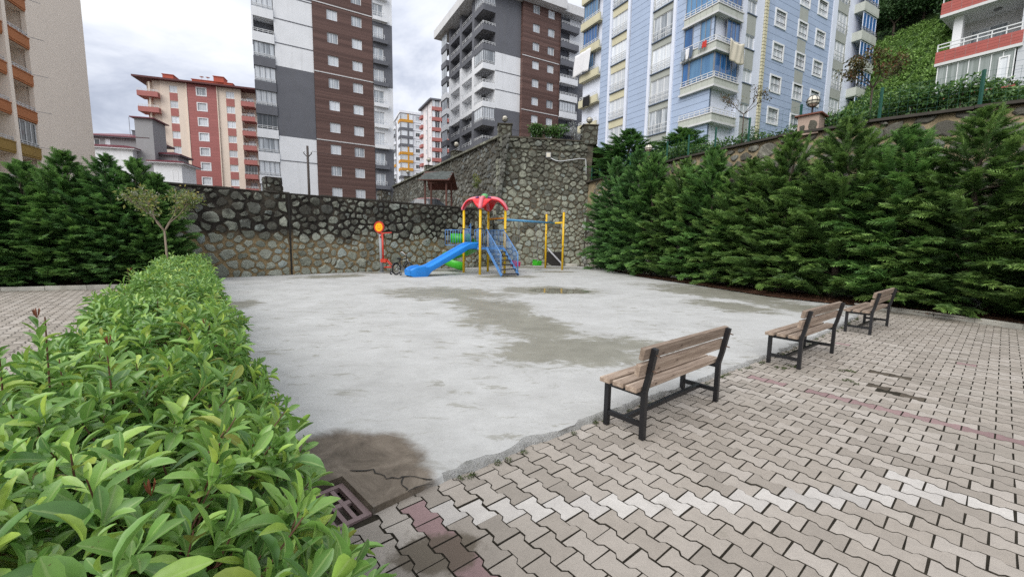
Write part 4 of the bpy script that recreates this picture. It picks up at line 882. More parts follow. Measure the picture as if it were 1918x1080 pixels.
for k in range(-9, 2):
    z = 39.40 + st * k; m = M_am if (k == 1 or -6 < k < -2) else M_dk
    fy.put('corner_balcony', MB().box(-1.95, 2.1, -.5, .5, z, z + .95).box(.2, .75, -.45, .3, z + .95, z + st), m); window(fy, -1.8, .18, z + .97, z + st - .02, .35, 1, M_gw, name='glazing'); window(fy, .78, 2.05, z + .97, z + st - .02, .35, 1, M_gw, name='glazing')
    fyl.put('balcony_band', MB().box(-3.2, 0, -.4, .4, z, z + .95), m); window(fyl, -3.1, -.1, z + .97, z + st - .02, .3, 2, M_gw, name='glazing'); window(fyl, -6.2, -5.2, z + .9, z + 2.3, .05, 0, M_gm)
    fyl.put('balcony_band', MB().box(-14, -10.5, -.5, .4, z, z + .95), M_fw if k % 2 else m); window(fyl, -13.8, -10.7, z + .97, z + st - .02, .3, 2, M_gm, name='glazing'); fy.put('trim_strip', MB().box(2.1, 7.5, -.04, 0, z + .2, z + .3), M_dk)
wall(fyl, 'flank_wall', -14, 0, 2.5, 45.2, [], M_fw); fyl.put('stripe', MB().box(-9.6, -8.6, -.06, 0, 2.5, 44), M_dk)
Wb, fw = building('apartment_block', 'distant pinkish white block with brick red balcony bands beside the amber one', (-24.3283, 125.0), 70); fwl = Face(Wb, fmat((-24.3283, 125.0), 152)); st = 2.88
M_pk = paint('pinkish white render', (.72, .67, .67), .8, .05, .4, 0)
fw.put('core', MB().box(.2, 12, .3, 12, 2.5, 41.5), M_pk); wfl = [(a, a + 1.3, 38.9 + st * k, 40.3 + st * k) for k in range(-10, 1) for a in (-2.2, -6.1)]
wall(fwl, 'flank_wall', -11, .1, 2.5, 41.6, wfl, M_pk)
for q in wfl: window(fwl, *q, h=-.06)
fwl.put('drainpipe', MB().box(-3.9, -3.75, -.1, 0, 2.5, 41.6), M_dk); fw.put('roof_slab', MB().box(-.6, 12, -1.0, 13, 41.6, 42.1), M_dk); fwl.put('roof_slab', MB().box(-11.5, .2, -.8, 6, 41.605, 42.08), M_dk)
for k in range(-10, 1):
    z = 38.78 + st * k; fw.put('balcony_band', MB().box(0, 12, -1.0, .3, z, z + 1.0), M_redp); fwl.put('balcony_band', MB().box(-11.2, -8.5, -.6, .2, z, z + .9), M_redp); window(fwl, -11, -8.6, z + .9, z + 2.3, .1, 2, M_gw)
    window(fw, .1, .85, z + 1.0, z + st - .1, .75, 0, M_gw, name='glazing')
    for a in (.95, 2.6, 4.6): window(fw, a, a + 1.3, z + 1.05, z + 2.6, .6, 1, M_gd if (k + int(a)) % 3 else M_gm)
    fw.put('post', MB().box(2.3, 2.5, -.9, .2, z + 1.0, z + st), M_pk)

# ---- block with red tiled balconies at the right edge
M_rt = paint('red balcony tile', (.36, .085, .07), .5, .10, 2, .1, 20, rnd=.08); M_lt = paint('pale grey tile', (.50, .52, .55), .55, .06, 2, .05, dirt=.1)
Eb, fe = building('apartment_block', 'block with red tiled balconies and white rails at the right edge', (23.0915, 24.0), 148); st = 2.51
fe.put('core', MB().box(.3, 9, 2.2, 9, 8, 24), M_lt); wall(fe, 'wall_panel', 2.95, 9, 8, 24, [], M_lt, -.15, .2)
for zz in range(20): fe.put('tile_joint', MB().box(2.95, 9, .148, .152, 10.0 + zz * .42, 10.012 + zz * .42), M_groove)
fe.put('side_wall', MB().box(2.95, 3.15, .2, 2.3, 8, 24), M_lt)
for k in range(-1, 4):
    z = 11.5 + st * k; fe.put('balcony_slab', MB().box(0, 3.1, -.02, 2.3, z, z + .14).box(.02, 3.1, .02, .12, z + .14, z + .74).box(.02, .12, .12, 2.3, z + .14, z + .74), M_slabw)
    for j in range(4):
        for i in range(8): fe.put('parapet_tile', MB().box(.0 + i * .387, .375 + i * .387, -.0, .018, z + .155 + j * .15, z + .295 + j * .15), M_rt)
    for i in range(6):
        for j in range(4): fe.put('parapet_tile', MB().box(.0, .018, .03 + i * .387, .405 + i * .387, z + .155 + j * .15, z + .295 + j * .15), M_rt)
    railing(fe, .05, 3.0, z + .76, -.06, .36, 6); fe.put('column', MB().box(.45, .8, .5, .85, z + .14, z + st), M_pvc)
    wall(fe, 'balcony_back_wall', .2, 3.0, z + .14, z + st, [(.8, 2.2, z + .16, z + 2.1)], M_slabw, -2.1); window(fe, .8, 2.2, z + .16, z + 2.1, -2.15, 1)
    fe.put('ceiling_lamp', MB().lathe([(0, 0), (.14, .0), (.16, .05), (.16, .06)], 12, (1.9, 1.1, z - .06)), M_ceil)
window(fe, .12, 2.9, 9.15, 11.48, -.1, 6, glass_mat('frosted balcony glass', (.20, .24, .22), (.32, .36, .35)), M_pvc, name='glazing', ft=.035); window(fe, 2.38, 2.75, 9.6, 11.2, -.04, 0, M_gw, M_pvc, name='balcony_door')
fe.put('roof_slab', MB().box(-.6, 9.5, -.6, 9.5, 24, 24.4), M_slabw)

# ---- washing hung out on the balconies
def cloth(name, label, fc, u0, u1, z0, z1, h, mat, sag=.1, seed=0, skew=0):
    r = random.Random(seed); n, m = 14, 10; mb = MB(); vs = []
    for j in range(m + 1):
        for i in range(n + 1):
            a, b = i / n, j / m; vs.append((u0 + (u1 - u0) * a + skew * b, -h - .05 * sin(a * 9 + seed) * b - .04 * sin(a * 17 + b * 3), z1 - (z1 - z0) * b - sag * sin(pi * a) * (1 - b * .5) - .06 * sin(a * 7 + seed) * b))
    mb.add(vs, [(j * (n + 1) + i, j * (n + 1) + i + 1, (j + 1) * (n + 1) + i + 1, (j + 1) * (n + 1) + i) for j in range(m) for i in range(n)])
    me = mb.mesh(name, True, [mat]); o = link(name, me); o.matrix_basis = fc.root.matrix_basis @ fc.M; s = o.modifiers.new('thick', 'SOLIDIFY'); s.thickness = .01; return tag(o, label, 'laundry')
M_cw = paint('white cotton', (.72, .72, .74), .9, .05, 3, .1); M_cc = paint('cream cotton', (.62, .57, .46), .9, .06, 3, .1); M_cb = paint('black cotton', (.012, .012, .014), .9, .1, 3, .1); M_cr = paint('red cotton', (.5, .05, .04), .9, .1, 3, 0); M_cj = paint('denim', (.10, .14, .22), .9, .2, 5, .1); M_cg = paint('grey blue cotton', (.28, .33, .40), .9, .1, 4, 0)
cloth('bedsheet', 'white bedsheet hanging over the yellow balcony at the left end of the blue block', fcl, -17.9, -15.1, 20.9, 23.2, .75, M_cw, .02, 1, -.3)
cloth('black_garment', 'black garment hanging on the lowest yellow balcony rail of the blue block', fcl, -16.3, -15.2, 17.1, 18.2, .6, M_cb, .02, 2)
cloth('blanket', 'cream blanket draped over the second corner balcony of the blue block', fcr, 1.0, 3.0, 16.75, 18.45, .62, M_cc, .22, 3)
for i, (u, w, m, nm, lb) in enumerate(((-2.95, .38, M_cg, 'towel', 'grey blue towel at the left end of the washing line'), (-2.5, .35, M_cw, 'shirt', 'pale shirt second on the washing line'), (-2.1, .3, M_cj, 'jeans', 'dark jeans third on the washing line'), (-1.2, .25, M_cg, 'grey_garment', 'small grey garment beside the red one on the washing line'), (-.85, .35, M_cr, 'red_garment', 'small red garment on the corner balcony rail'))):
    cloth(nm, lb, fcl, u, u + w, 17.5 + (.35 if i > 2 else 0), 18.35, .5, m, .02, 4 + i)
# ------------------------------------------------------------------ vegetation
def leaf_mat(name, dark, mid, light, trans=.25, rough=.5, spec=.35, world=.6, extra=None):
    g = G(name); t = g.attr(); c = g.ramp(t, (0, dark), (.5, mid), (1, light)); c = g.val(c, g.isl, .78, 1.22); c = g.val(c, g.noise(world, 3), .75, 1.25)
    if name.endswith('cypress foliage'): c = g.mix(g.math('MULTIPLY', g.ss(g.noise(1.6, 5, rough=.7), .62, .74), .4), c, (.12, .10, .04))
    if extra: c = g.mix(g.ss(g.isl, 1 - extra[0], 1 - extra[0] + .01), c, extra[1])
    g.set(c, rough, 0, spec); g.translucent(c, trans); return g.mat
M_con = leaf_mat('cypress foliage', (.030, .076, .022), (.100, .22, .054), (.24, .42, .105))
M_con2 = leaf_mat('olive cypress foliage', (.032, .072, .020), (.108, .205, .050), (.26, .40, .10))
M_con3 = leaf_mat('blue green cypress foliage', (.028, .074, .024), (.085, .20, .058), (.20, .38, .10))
M_bark = paint('rough bark', (.075, .055, .042), .9, .35, 8, .8, 50)
M_bark2 = paint('pale smooth bark', (.24, .19, .14), .85, .2, 8, .4, 50)

def frond_template():                  # flat feathery spray, along +y, unit length
    V = []; F = []; r = random.Random(2)
    def blade(x, y, a, l, w):
        k = len(V); dx, dy = sin(a), cos(a); V.extend([(x, y, 0), (x + dx * l * .45 - dy * w, y + dy * l * .45 + dx * w, .015), (x + dx * l, y + dy * l, -.03), (x + dx * l * .45 + dy * w, y + dy * l * .45 - dx * w, .015)]); F.append((k, k + 3, k + 2, k + 1))
    for i in range(6):
        t = .06 + i * .145; l = (.16 + .34 * (1 - abs(t - .32) * 1.25)) * .9
        for s in (-1, 1): blade(0, t + r.uniform(-.02, .02), s * rad(r.uniform(34, 50)), l * r.uniform(.8, 1.1), .034)
    blade(0, 0, 0, .6, .022); blade(0, .55, 0, .5, .035)
    return np.array(V), np.array(F)
FV, FF = frond_template()
def conifer_arrays(Ht, Rad, nb, seed, t0=.04, fr_len=.36, density=1.0, ragged=.34):
    r = np.random.default_rng(seed); D = []; U = []; S = []; T = []; tone = []
    for b in range(nb):
        t = t0 + (1 - t0) * ((b + r.random()) / nb) ** 1.08; az = b * 2.39996 + r.normal(0, .4); prof = (1.0 if t < .45 else ((1 - t) / .55) ** .93) * (1 - .22 * max(0, .14 - t) / .14) + .05
        Lb = Rad * prof * r.uniform(1 - ragged, 1 + ragged * .8); el = rad(24 + 36 * t + r.normal(0, 9)); Lh = Lb / cos(el) * .92; h0 = Ht * t - sin(el) * Lh * .55
        ca, sa = cos(az), sin(az); nf = int((6 + 19 * Lb / max(Rad, .1)) * density) + 2; lift = r.normal(0, .08)
        for f in range(nf):
            s = .30 + .70 * ((f + r.random()) / nf) ** .8 if f else 1.0; droop = -.20 * s ** 3 * Lb
            p = np.array([ca * cos(el) * Lh * s, sa * cos(el) * Lh * s, max(.12, h0 + sin(el) * Lh * s + droop)])
            side = r.normal(0, .65) if f else 0.0; dz = math.tan(el) * .75 - .42 * s * s + r.normal(0, .22) + lift; a2 = az + side
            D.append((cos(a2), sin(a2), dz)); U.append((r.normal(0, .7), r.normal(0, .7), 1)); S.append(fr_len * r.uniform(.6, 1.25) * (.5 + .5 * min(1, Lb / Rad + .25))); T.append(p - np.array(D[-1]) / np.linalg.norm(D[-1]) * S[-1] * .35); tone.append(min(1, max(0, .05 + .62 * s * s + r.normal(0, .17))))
    for k in range(9): D.append((r.normal(0, .3), r.normal(0, .3), 1)); U.append((cos(k), sin(k), 0)); S.append(fr_len * .8); T.append(np.array([0, 0, Ht * .98 - .10 * k])); tone.append(.75)
    D, U, S, T = np.array(D), np.array(U), np.array(S), np.array(T); V, F = scatter_arrays(FV, FF, frames(D, U, S), T); return V, F, np.repeat(np.array(tone), len(FV))
def conifer_mesh(name, mat, *a, **k):
    V, F, t = conifer_arrays(*a, **k); return np_mesh(name, V, F, mat, False, t)
def trunk_mesh(Ht, r0, seed=0, mat=None):
    rr = random.Random(seed); n = 7; mb = MB(); mb.tube([(rr.uniform(-.02, .02) * i, rr.uniform(-.02, .02) * i, Ht * .96 * i / n - (.05 if i == 0 else 0)) for i in range(n + 1)], [r0 * (1 - .9 * i / n) for i in range(n + 1)], 7)
    for k in range(10):
        z = Ht * (.08 + .06 * k); a = k * 2.4; mb.tube([(0, 0, z), (cos(a) * .35, sin(a) * .35, z + .12), (cos(a) * .8 * (1 - .06 * k), sin(a) * .8 * (1 - .06 * k), z + .3)], [r0 * .28, r0 * .2, r0 * .08], 4)
    return mb.mesh('trunk', True, [mat or M_bark])
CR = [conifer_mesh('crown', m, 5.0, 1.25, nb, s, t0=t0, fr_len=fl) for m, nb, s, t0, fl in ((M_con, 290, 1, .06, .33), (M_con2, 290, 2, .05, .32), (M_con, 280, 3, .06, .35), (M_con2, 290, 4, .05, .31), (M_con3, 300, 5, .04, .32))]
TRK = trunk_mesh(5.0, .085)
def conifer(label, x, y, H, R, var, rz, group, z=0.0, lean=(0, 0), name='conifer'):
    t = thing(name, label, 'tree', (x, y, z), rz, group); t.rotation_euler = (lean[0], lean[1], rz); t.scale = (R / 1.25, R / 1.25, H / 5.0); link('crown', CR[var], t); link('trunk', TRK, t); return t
ord_ = ['nearest the stone corner', 'second from the stone corner', 'third from the stone corner', 'fourth from the stone corner', 'fifth from the stone corner', 'sixth from the stone corner', 'seventh from the stone corner', 'eighth from the stone corner', 'ninth from the stone corner', 'tenth from the stone corner', 'eleventh from the stone corner', 'last before the right edge of the photo', 'beyond the right edge of the photo']
RC = [(5.75, 23.2, 6.1, 1.3, 4), (6.25, 21.5, 6.2, 1.35, 4), (6.75, 19.9, 5.7, 1.3, 0), (7.4, 18.2, 5.15, 1.3, 1), (8.0, 16.7, 5.3, 1.3, 2), (8.55, 15.2, 4.6, 1.3, 1), (9.05, 13.85, 5.15, 1.35, 3), (9.7, 12.35, 5.25, 1.4, 1), (10.35, 11.1, 4.7, 1.3, 2), (10.95, 9.9, 4.75, 1.4, 3), (11.7, 8.5, 4.9, 1.4, 1), (12.5, 7.0, 4.8, 1.4, 2), (13.4, 5.4, 4.9, 1.4, 3)]
for i, (x, y, H, R, v) in enumerate(RC): conifer('conifer below the right wall, %s' % ord_[i], x, y, H, R * 1.2, v, i * 1.7, 'conifers below the right wall', lean=(random.uniform(-.03, .03), random.uniform(-.03, .03)))
lo_ = ['at the left edge of the photo', 'second from the left edge', 'third from the left edge, thin tipped', 'fourth from the left edge, thin tipped', 'fifth from the left edge', 'beside the start of the stone wall', 'out at the far left']
LC = [(-15.2, 11.75, 3.45, 1.4, 4), (-14.3, 12.1, 3.6, 1.35, 0), (-13.3, 12.55, 4.0, 1.25, 2), (-12.5, 12.9, 3.95, 1.2, 4), (-11.9, 13.25, 3.9, 1.1, 0), (-11.45, 13.5, 3.5, .9, 2), (-16.5, 11.2, 3.6, 1.4, 2)]
for i, (x, y, H, R, v) in enumerate(LC): conifer('dark conifer above the left kerb, %s' % lo_[i], x, y, H, R, v, i * 2.1 + .4, 'conifers along the left kerb', lean=(random.uniform(-.05, .05), random.uniform(-.05, .05)))
for i, (x, y, z, H, R, lab) in enumerate(((6.9, 26.2, 5.5, 3.0, 1.9, 'spreading dark conifer beside the lamp pier above the right wall'), (9.7, 24.6, 5.9, 2.3, 1.7, 'smaller conifer above the right wall below the blue block'))): conifer(lab, x, y, H, R, 4 if i == 0 else 0, i * 1.1, 'conifers above the right wall', z, (0, .08))

# ---- clipped broadleaf hedge in the foreground
def big_leaf(curl, fold, simple=False):
    rows = [(0, .05), (.14, .13), (.40, .42), (.66, .52), (.86, .40), (.97, .16), (1, .03)]; V = []; F = []
    if simple: rows = [(0, .05), (.42, .44), (.80, .44), (1, .05)]
    for t, w in rows:
        z = -curl * t * t; V += [(-w * .36, t, z + fold * w), (0, t, z), (w * .36, t, z + fold * w)]
    for i in range(len(rows) - 1):
        k = i * 3; F += [(k, k + 1, k + 4, k + 3), (k + 1, k + 2, k + 5, k + 4)]
    return np.array(V), np.array(F)
def hedge_leaf_mat():
    g = G('glossy hedge leaf'); r = g.math('FRACT', g.math('ADD', g.isl, g.rnd()))
    c = g.ramp(r, (0, (.10, .215, .055)), (.35, (.17, .325, .072)), (.62, (.215, .385, .085)), (.86, (.30, .465, .09)), (.97, (.40, .53, .09)), (1, (.27, .26, .06)))
    c = g.val(c, g.noise(1.1, 3), .84, 1.16); c = g.val(c, g.noise(60, 4), .82, 1.18); c = g.mix(g.math('MULTIPLY', g.ss(g.attr(), .80, .97), .5), c, (.40, .52, .20)); c = g.mix(g.math('MULTIPLY', g.ss(g.noise(75, 3), .70, .74), .8), c, (.13, .075, .03)); g.set(c, .34, 0, .5); g.translucent(c, .26); g.bump(g.noise(90, 4), .12, .003); return g.mat
M_hl = hedge_leaf_mat(); g = G('young red leaf'); g.set((.22, .07, .035), .5); M_hred = g.mat; M_stem = paint('red brown twig', (.12, .055, .032), .7, .3, 30, .2)
LV = [big_leaf(c, f) for c, f in ((.22, .22), (.42, .30), (.10, .15))]; LVS = [big_leaf(c, f, True) for c, f in ((.22, .22), (.42, .30), (.10, .15))]
def htop(s, n): return .90 + .05 * np.sin(s * 2.1 + n * 3) + .035 * np.sin(s * 5.3 - n * 4) - .25 * np.clip(np.abs(n + .29) - .36, 0, 1) ** 1.3 * 1.2
rg = np.random.default_rng(21); shoots = []
def add_shoots(s0, s1, sp, size, depth=0.0, keep=1.0):
    N = int((s1 - s0) * 1.05 / sp ** 2)
    s = rg.uniform(s0, s1, N); n = rg.uniform(-.80, .22, N); wob = .07 * np.sin(s * 1.7) + .05 * np.sin(s * 4.1 + 1)
    z = htop(s, n + wob) - depth + rg.normal(0, .045, N); tilt = np.clip((n + .29) / .52, -1, 1)
    for a, b, c, d in zip(s, n + wob, z, tilt): shoots.append((a, b, c, d * .7, size))
    M = int((s1 - s0) * .62 / sp ** 2)                # the two sides
    for sd, n0 in ((1, .22), (-1, -.82)):
        s = rg.uniform(s0, s1, M); z = rg.uniform(.05, .82, M); bul = .10 * np.sin(np.clip(z / .85, 0, 1) * pi) - .06
        for a, c, bb in zip(s, z, bul): shoots.append((a, n0 + sd * (bb - depth) + rg.normal(0, .035) + .06 * math.sin(a * 2.7), c, sd * 1.0, size))
add_shoots(.74, 1.7, .080, .80); add_shoots(1.7, 3.2, .084, .90); add_shoots(.74, 3.2, .14, .9, .13); add_shoots(.74, 3.2, .17, .9, .27); add_shoots(3.2, 6.5, .094, .90); add_shoots(3.2, 6.5, .17, 1.0, .15); add_shoots(6.5, 11, .12, 1.0); add_shoots(6.5, 11, .2, 1.2, .15); add_shoots(11, 16.4, .14, 1.1)
# end cap towards the camera
for _ in range(230): shoots.append((.76 + abs(rg.normal(0, .05)), rg.uniform(-.8, .2), rg.uniform(.05, .8), 0, .8))
Dm, Um, Sm, Tm, dist_in = [], [], [], [], []; stems = MB()
for si, (s, n, z, tilt, size) in enumerate(shoots):
    x, y = hp(s, n); ax = Vector((HN[0] * tilt + rg.normal(0, .22), HN[1] * tilt + rg.normal(0, .22), 1.0 - .35 * abs(tilt))).normalized(); u = ax.cross(Vector((.3, .7, .2))).normalized(); v = ax.cross(u); nl_ = rg.integers(7, 11) if s < 6.5 else rg.integers(5, 8); a0 = rg.uniform(0, 6.28)
    tip = Vector((x, y, z)); k_in = s < 3.6 and si % 2 == 0
    if k_in: stems.tube([tip - ax * .16, tip], [.0035, .0022], 4, caps=False)
    for i in range(nl_):
        f = i / nl_; el = rad(72 - 70 * f + rg.normal(0, 9)); a = a0 + i * 2.39996; rd = u * cos(a) + v * sin(a); d = rd * cos(el) + ax * sin(el); d.z -= .10 * f
        Dm.append(tuple(d)); Um.append(tuple(ax * cos(el) - rd * sin(el) + Vector((rg.normal(0, .18), rg.normal(0, .18), 0)))); Sm.append(size * 1.28 * (.050 + .048 * math.sin(min(1, f * 1.5) * pi / 2)) * rg.uniform(.62, 1.25)); Tm.append(tuple(tip - ax * (.075 * f) + rd * .006))
# tall unclipped shoots standing above the hedge
tall = [(2.45, -.52, .36), (2.35, -.31, .24), (2.52, -.66, .27), (2.9, -.55, .17), (6.2, -.75, .2), (6.6, -.7, .16), (7.7, -.72, .2), (3.35, .02, .12), (4.6, -.3, .12)]
for (s, n, ex) in tall:
    x, y = hp(s, n); z0 = float(htop(s, n)); stems.tube([(x, y, z0 - .35), (x + rg.normal(0, .02), y + rg.normal(0, .02), z0 + ex)], [.005, .0025], 5); nn = int(ex / .011)
    for i in range(nn):
        zz_ = z0 + ex * (i + 1) / nn; a = i * 2.4; el = rad(25 + 35 * i / nn); d = Vector((cos(a) * cos(el), sin(a) * cos(el), sin(el))); Dm.append(tuple(d)); Um.append((-cos(a) * sin(el), -sin(a) * sin(el), cos(el))); Sm.append(.105 * rg.uniform(.7, 1.25) * (1.1 - .5 * i / nn)); Tm.append((x, y, zz_ - .03))
Dm, Um, Sm, Tm = map(np.array, (Dm, Um, Sm, Tm)); RM = frames(Dm, Um, Sm); NL = len(Tm); RM[:, :, 0] *= rg.uniform(.72, 1.15, NL)[:, None]
ctr_ = Tm + Dm / np.linalg.norm(Dm, axis=1, keepdims=True) * Sm[:, None] * .5
px_, py_, dp_ = project(ctr_); okv = (dp_ > .25) & (px_ > 10) & (px_ < 1900) & (py_ > 20) & (py_ < 1060)
hb = np.array([HD @ p[:2] for p in Tm]); hn_ = np.array([HN @ p[:2] for p in Tm]); upper = (Tm[:, 2] > htop(hb, hn_) - .075)
score = np.where(okv & upper, Sm / dp_ * (.4 + np.abs(Um[:, 2])), -1); pick = np.argsort(-score)[:300]
hx, hy = hp(.55, -.27); hedge = thing('hedge', 'clipped glossy green broadleaf hedge filling the left foreground', 'hedge', (hx, hy, 0)); hr = np.array([hx, hy, 0])
lm = [np_mesh('leaf', v, f, M_hl, True, np.tile([0., 1, 0], len(v) // 3)) for v, f in LV]; var_ = rg.integers(0, 3, NL); pk = np.zeros(NL, bool); pk[pick] = True
for i in pick: link('leaf', lm[var_[i]], hedge, Matrix([[*RM[i, r], Tm[i, r] - hr[r]] for r in range(3)] + [[0, 0, 0, 1]]))
for vi in range(3):
    m_ = (var_ == vi) & ~pk & (hb < 4.2); V, F = scatter_arrays(*LV[vi], RM[m_], Tm[m_] - hr); m2 = (var_ == vi) & ~pk & (hb >= 4.2); V2, F2 = scatter_arrays(*LVS[vi], RM[m2], Tm[m2] - hr)
    tag(link('leaves', np_mesh('leaves', np.vstack([V, V2]), np.vstack([F, F2 + len(V)]), M_hl, True, np.tile([0., 1, 0], (len(V) + len(V2)) // 3)), hedge), kind='stuff')
stems.v = [(a - hr[0], b - hr[1], c) for a, b, c in stems.v]; tag(stems.obj('twigs', M_stem, hedge), kind='stuff')
core_tw = MB(); rr = random.Random(4)
for k in range(420):                                 # main stems inside the hedge
    s = .65 + 15.6 * (k / 420) ** 1.5; n = rr.uniform(-.7, .08); x, y = hp(s, n); x2, y2 = hp(s + rr.uniform(-.15, .15), n + rr.uniform(-.08, .08)); core_tw.tube([(x - hr[0], y - hr[1], 0), (x2 - hr[0], y2 - hr[1], rr.uniform(.5, .78))], [.011, .004], 4, caps=False)
tag(core_tw.obj('stems', M_stem, hedge), kind='stuff')
mbr = MB()                                            # a few red new tips
for (s, n, z) in ((1.28, -.12, .965), (3.35, .02, 1.02), (2.45, -.52, 1.26), (2.35, -.31, 1.14), (2.52, -.66, 1.17), (7.7, -.72, 1.1)):
    x, y = hp(s, n); k = len(mbr.v)
    for a in range(5):
        d = Vector((cos(a * 1.26) * .35, sin(a * 1.26) * .35, 1)).normalized(); Rm = frames(np.array([tuple(d)]), np.array([(cos(a * 1.26), sin(a * 1.26), -.3)]), np.array([.042])); Rm[:, :, 0] *= .4; V, F = scatter_arrays(*LVS[2], Rm, np.array([[x - hr[0], y - hr[1], z]])); mbr.add(V.tolist(), F.tolist())
mbr.obj('young_tips', M_hred, hedge, True)

# ---- small broadleaf trees and shrubs
def small_leaf():
    return np.array([(0, 0, 0), (.24, .45, .06), (0, 1, -.06), (-.24, .45, .06)]), np.array([(0, 1, 2, 3)])
SLV, SLF = small_leaf()
def leaf_cloud(name, centers, rad_, n, size, mat, seed, flat=.6, base=None):
    r = np.random.default_rng(seed); c = np.array(centers)[r.integers(0, len(centers), n)]; d = r.normal(0, 1, (n, 3)); d /= np.linalg.norm(d, axis=1, keepdims=True); rr_ = rad_ * r.uniform(.15, 1, n) ** .5
    T = c + d * rr_[:, None] * [1, 1, flat]; D = r.normal(0, 1, (n, 3)) + d * .6; D[:, 2] -= .15; U = r.normal(0, .5, (n, 3)) + [0, 0, 1]; V, F = scatter_arrays(SLV, SLF, frames(D, U, size * r.uniform(.6, 1.3, n)), T)
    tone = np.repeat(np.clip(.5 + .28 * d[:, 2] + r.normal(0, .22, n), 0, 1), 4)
    if base is not None: pass
    return np_mesh(name, V, F, mat, False, tone)
def branchy(pts_fn, seed, trunk_h, r0, levels=3, spread=.5, L=.7, fork=3, mat=None, lean=(0, 0)):
    r = random.Random(seed); mb = MB(); tips = []
    top = Vector((lean[0], lean[1], trunk_h)); mb.tube([(0, 0, -.05), top * .5 + Vector((r.uniform(-.02, .02), r.uniform(-.02, .02), 0)), top], [r0, r0 * .8, r0 * .65], 8)
    def grow(p, d, l, rad_, lv):
        q = p + d * l + Vector((r.uniform(-.1, .1), r.uniform(-.1, .1), r.uniform(-.03, .1))) * l; m = p.lerp(q, .5) + Vector((r.uniform(-.08, .08), r.uniform(-.08, .08), .04)) * l; mb.tube([p, m, q], [rad_, rad_ * .8, rad_ * .55], 6 if lv > 1 else 4, caps=False)
        if lv <= 1: tips.append(tuple(m))
        tips.append(tuple(q))
        if lv > 0:
            for k in range(fork): a = r.uniform(0, 6.28); nd_ = (d + Vector((cos(a), sin(a), r.uniform(-.2, .5))) * spread).normalized(); grow(q, nd_, l * r.uniform(.6, .85), rad_ * .6, lv - 1)
    for k in range(fork + 1): a = k * 6.28 / (fork + 1) + r.uniform(-.4, .4); grow(top, Vector((cos(a) * spread * 1.5, sin(a) * spread * 1.5, .75)).normalized(), L, r0 * .55, levels - 1)
    return mb, tips
M_yl = leaf_mat('yellowing leaves', (.10, .16, .035), (.20, .27, .075), (.40, .33, .09), .3, extra=(.22, (.24, .25, .18)))
M_bl = leaf_mat('dull bronze leaves', (.045, .045, .02), (.10, .095, .035), (.19, .15, .05), .25, extra=(.2, (.16, .07, .03)))
M_gl = leaf_mat('laurel leaves', (.022, .06, .014), (.05, .12, .025), (.12, .22, .05), .2, .35, .5); M_tea = leaf_mat('tea bush leaves', (.12, .22, .055), (.18, .31, .07), (.25, .39, .10), .2, .5); M_dt = leaf_mat('dark hill foliage', (.022, .055, .018), (.042, .095, .028), (.08, .155, .045), .15, .6)
def sapling(name, label, loc, seed, th, r0, L, lv, spread, nleaf, size, mat, bark, cr=.22, fork=3, lean=(0, 0)):
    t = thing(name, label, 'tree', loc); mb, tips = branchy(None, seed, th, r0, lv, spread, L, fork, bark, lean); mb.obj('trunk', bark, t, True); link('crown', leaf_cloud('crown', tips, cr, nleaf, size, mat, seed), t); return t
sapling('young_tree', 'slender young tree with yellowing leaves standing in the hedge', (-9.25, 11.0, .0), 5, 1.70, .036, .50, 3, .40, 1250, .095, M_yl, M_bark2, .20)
sapling('young_tree', 'thin almost bare sapling with dark leaves in front of the blue block', (9.55, 17.9, 5.7), 9, 1.3, .03, .50, 3, .6, 420, .085, M_bl, M_bark, .16)
sapling('young_tree', 'bronze leaved small tree beside the right end of the blue block', (14.3, 17.3, 6.2), 12, 1.7, .05, .62, 3, .6, 1300, .13, M_bl, M_bark, .26)

def shrub(name, label, pts, rad_, n, size, mat, seed, root, group=None, flat=.8):
    t = thing(name, label, 'shrub', root, 0, group); P = [(x - root[0], y - root[1], z - root[2]) for x, y, z in pts]; link('foliage', leaf_cloud('foliage', P, rad_, n, size, mat, seed, flat), t)
    mb = MB()
    for (x, y, z) in P: mb.tube([(x * .6, y * .6, -.3), (x, y, z)], [.02, .008], 4, caps=False)
    mb.obj('stems', M_bark, t); return t
def rtop(t):                            # point on the right wall's top line, t in 0..1 over its visible part
    tt = t * 5.6; i = min(int(tt), 6); f = tt - i; return RT[i][0] * (1 - f) + RT[i + 1][0] * f, RT[i][1] * (1 - f) + RT[i + 1][1] * f
labs = ['at the stone corner', 'left of the first cap', 'below the corner balconies', 'behind the third fence post', 'in front of the blue block entrance', 'left of the ball lamp', 'right of the ball lamp', 'below the bronze tree', 'in front of the hill', 'below the red balconies', 'nearest the right edge']
for i in range(11):
    t0 = .10 + i * .088; pts = []
    for k in range(9):
        x, y = rtop(t0 + .088 * k / 9); pts.append((x + .75 + random.uniform(-.2, .3), y + .45 + random.uniform(-.2, .2), 5.65 + random.uniform(0, .35) + (.25 if i in (1, 2, 7, 8) else 0)))
    shrub('laurel_shrub', 'glossy laurel shrub behind the green fence, %s' % labs[i], pts, .42, 1500, .13, M_gl, 100 + i, (*[sum(p[q] for p in pts) / 9 for q in (0, 1)], 5.5), 'laurel hedge on the right wall')
shrub('leafy_shrub', 'round leafy shrub growing on top of the tall wall', [(1.3 + random.uniform(0, 2.0), 28.6 + random.uniform(-.2, .3), 8.75 + random.uniform(-.1, .35)) for _ in range(12)], .42, 3200, .15, M_gl, 130, (2.3, 28.6, 8.3))
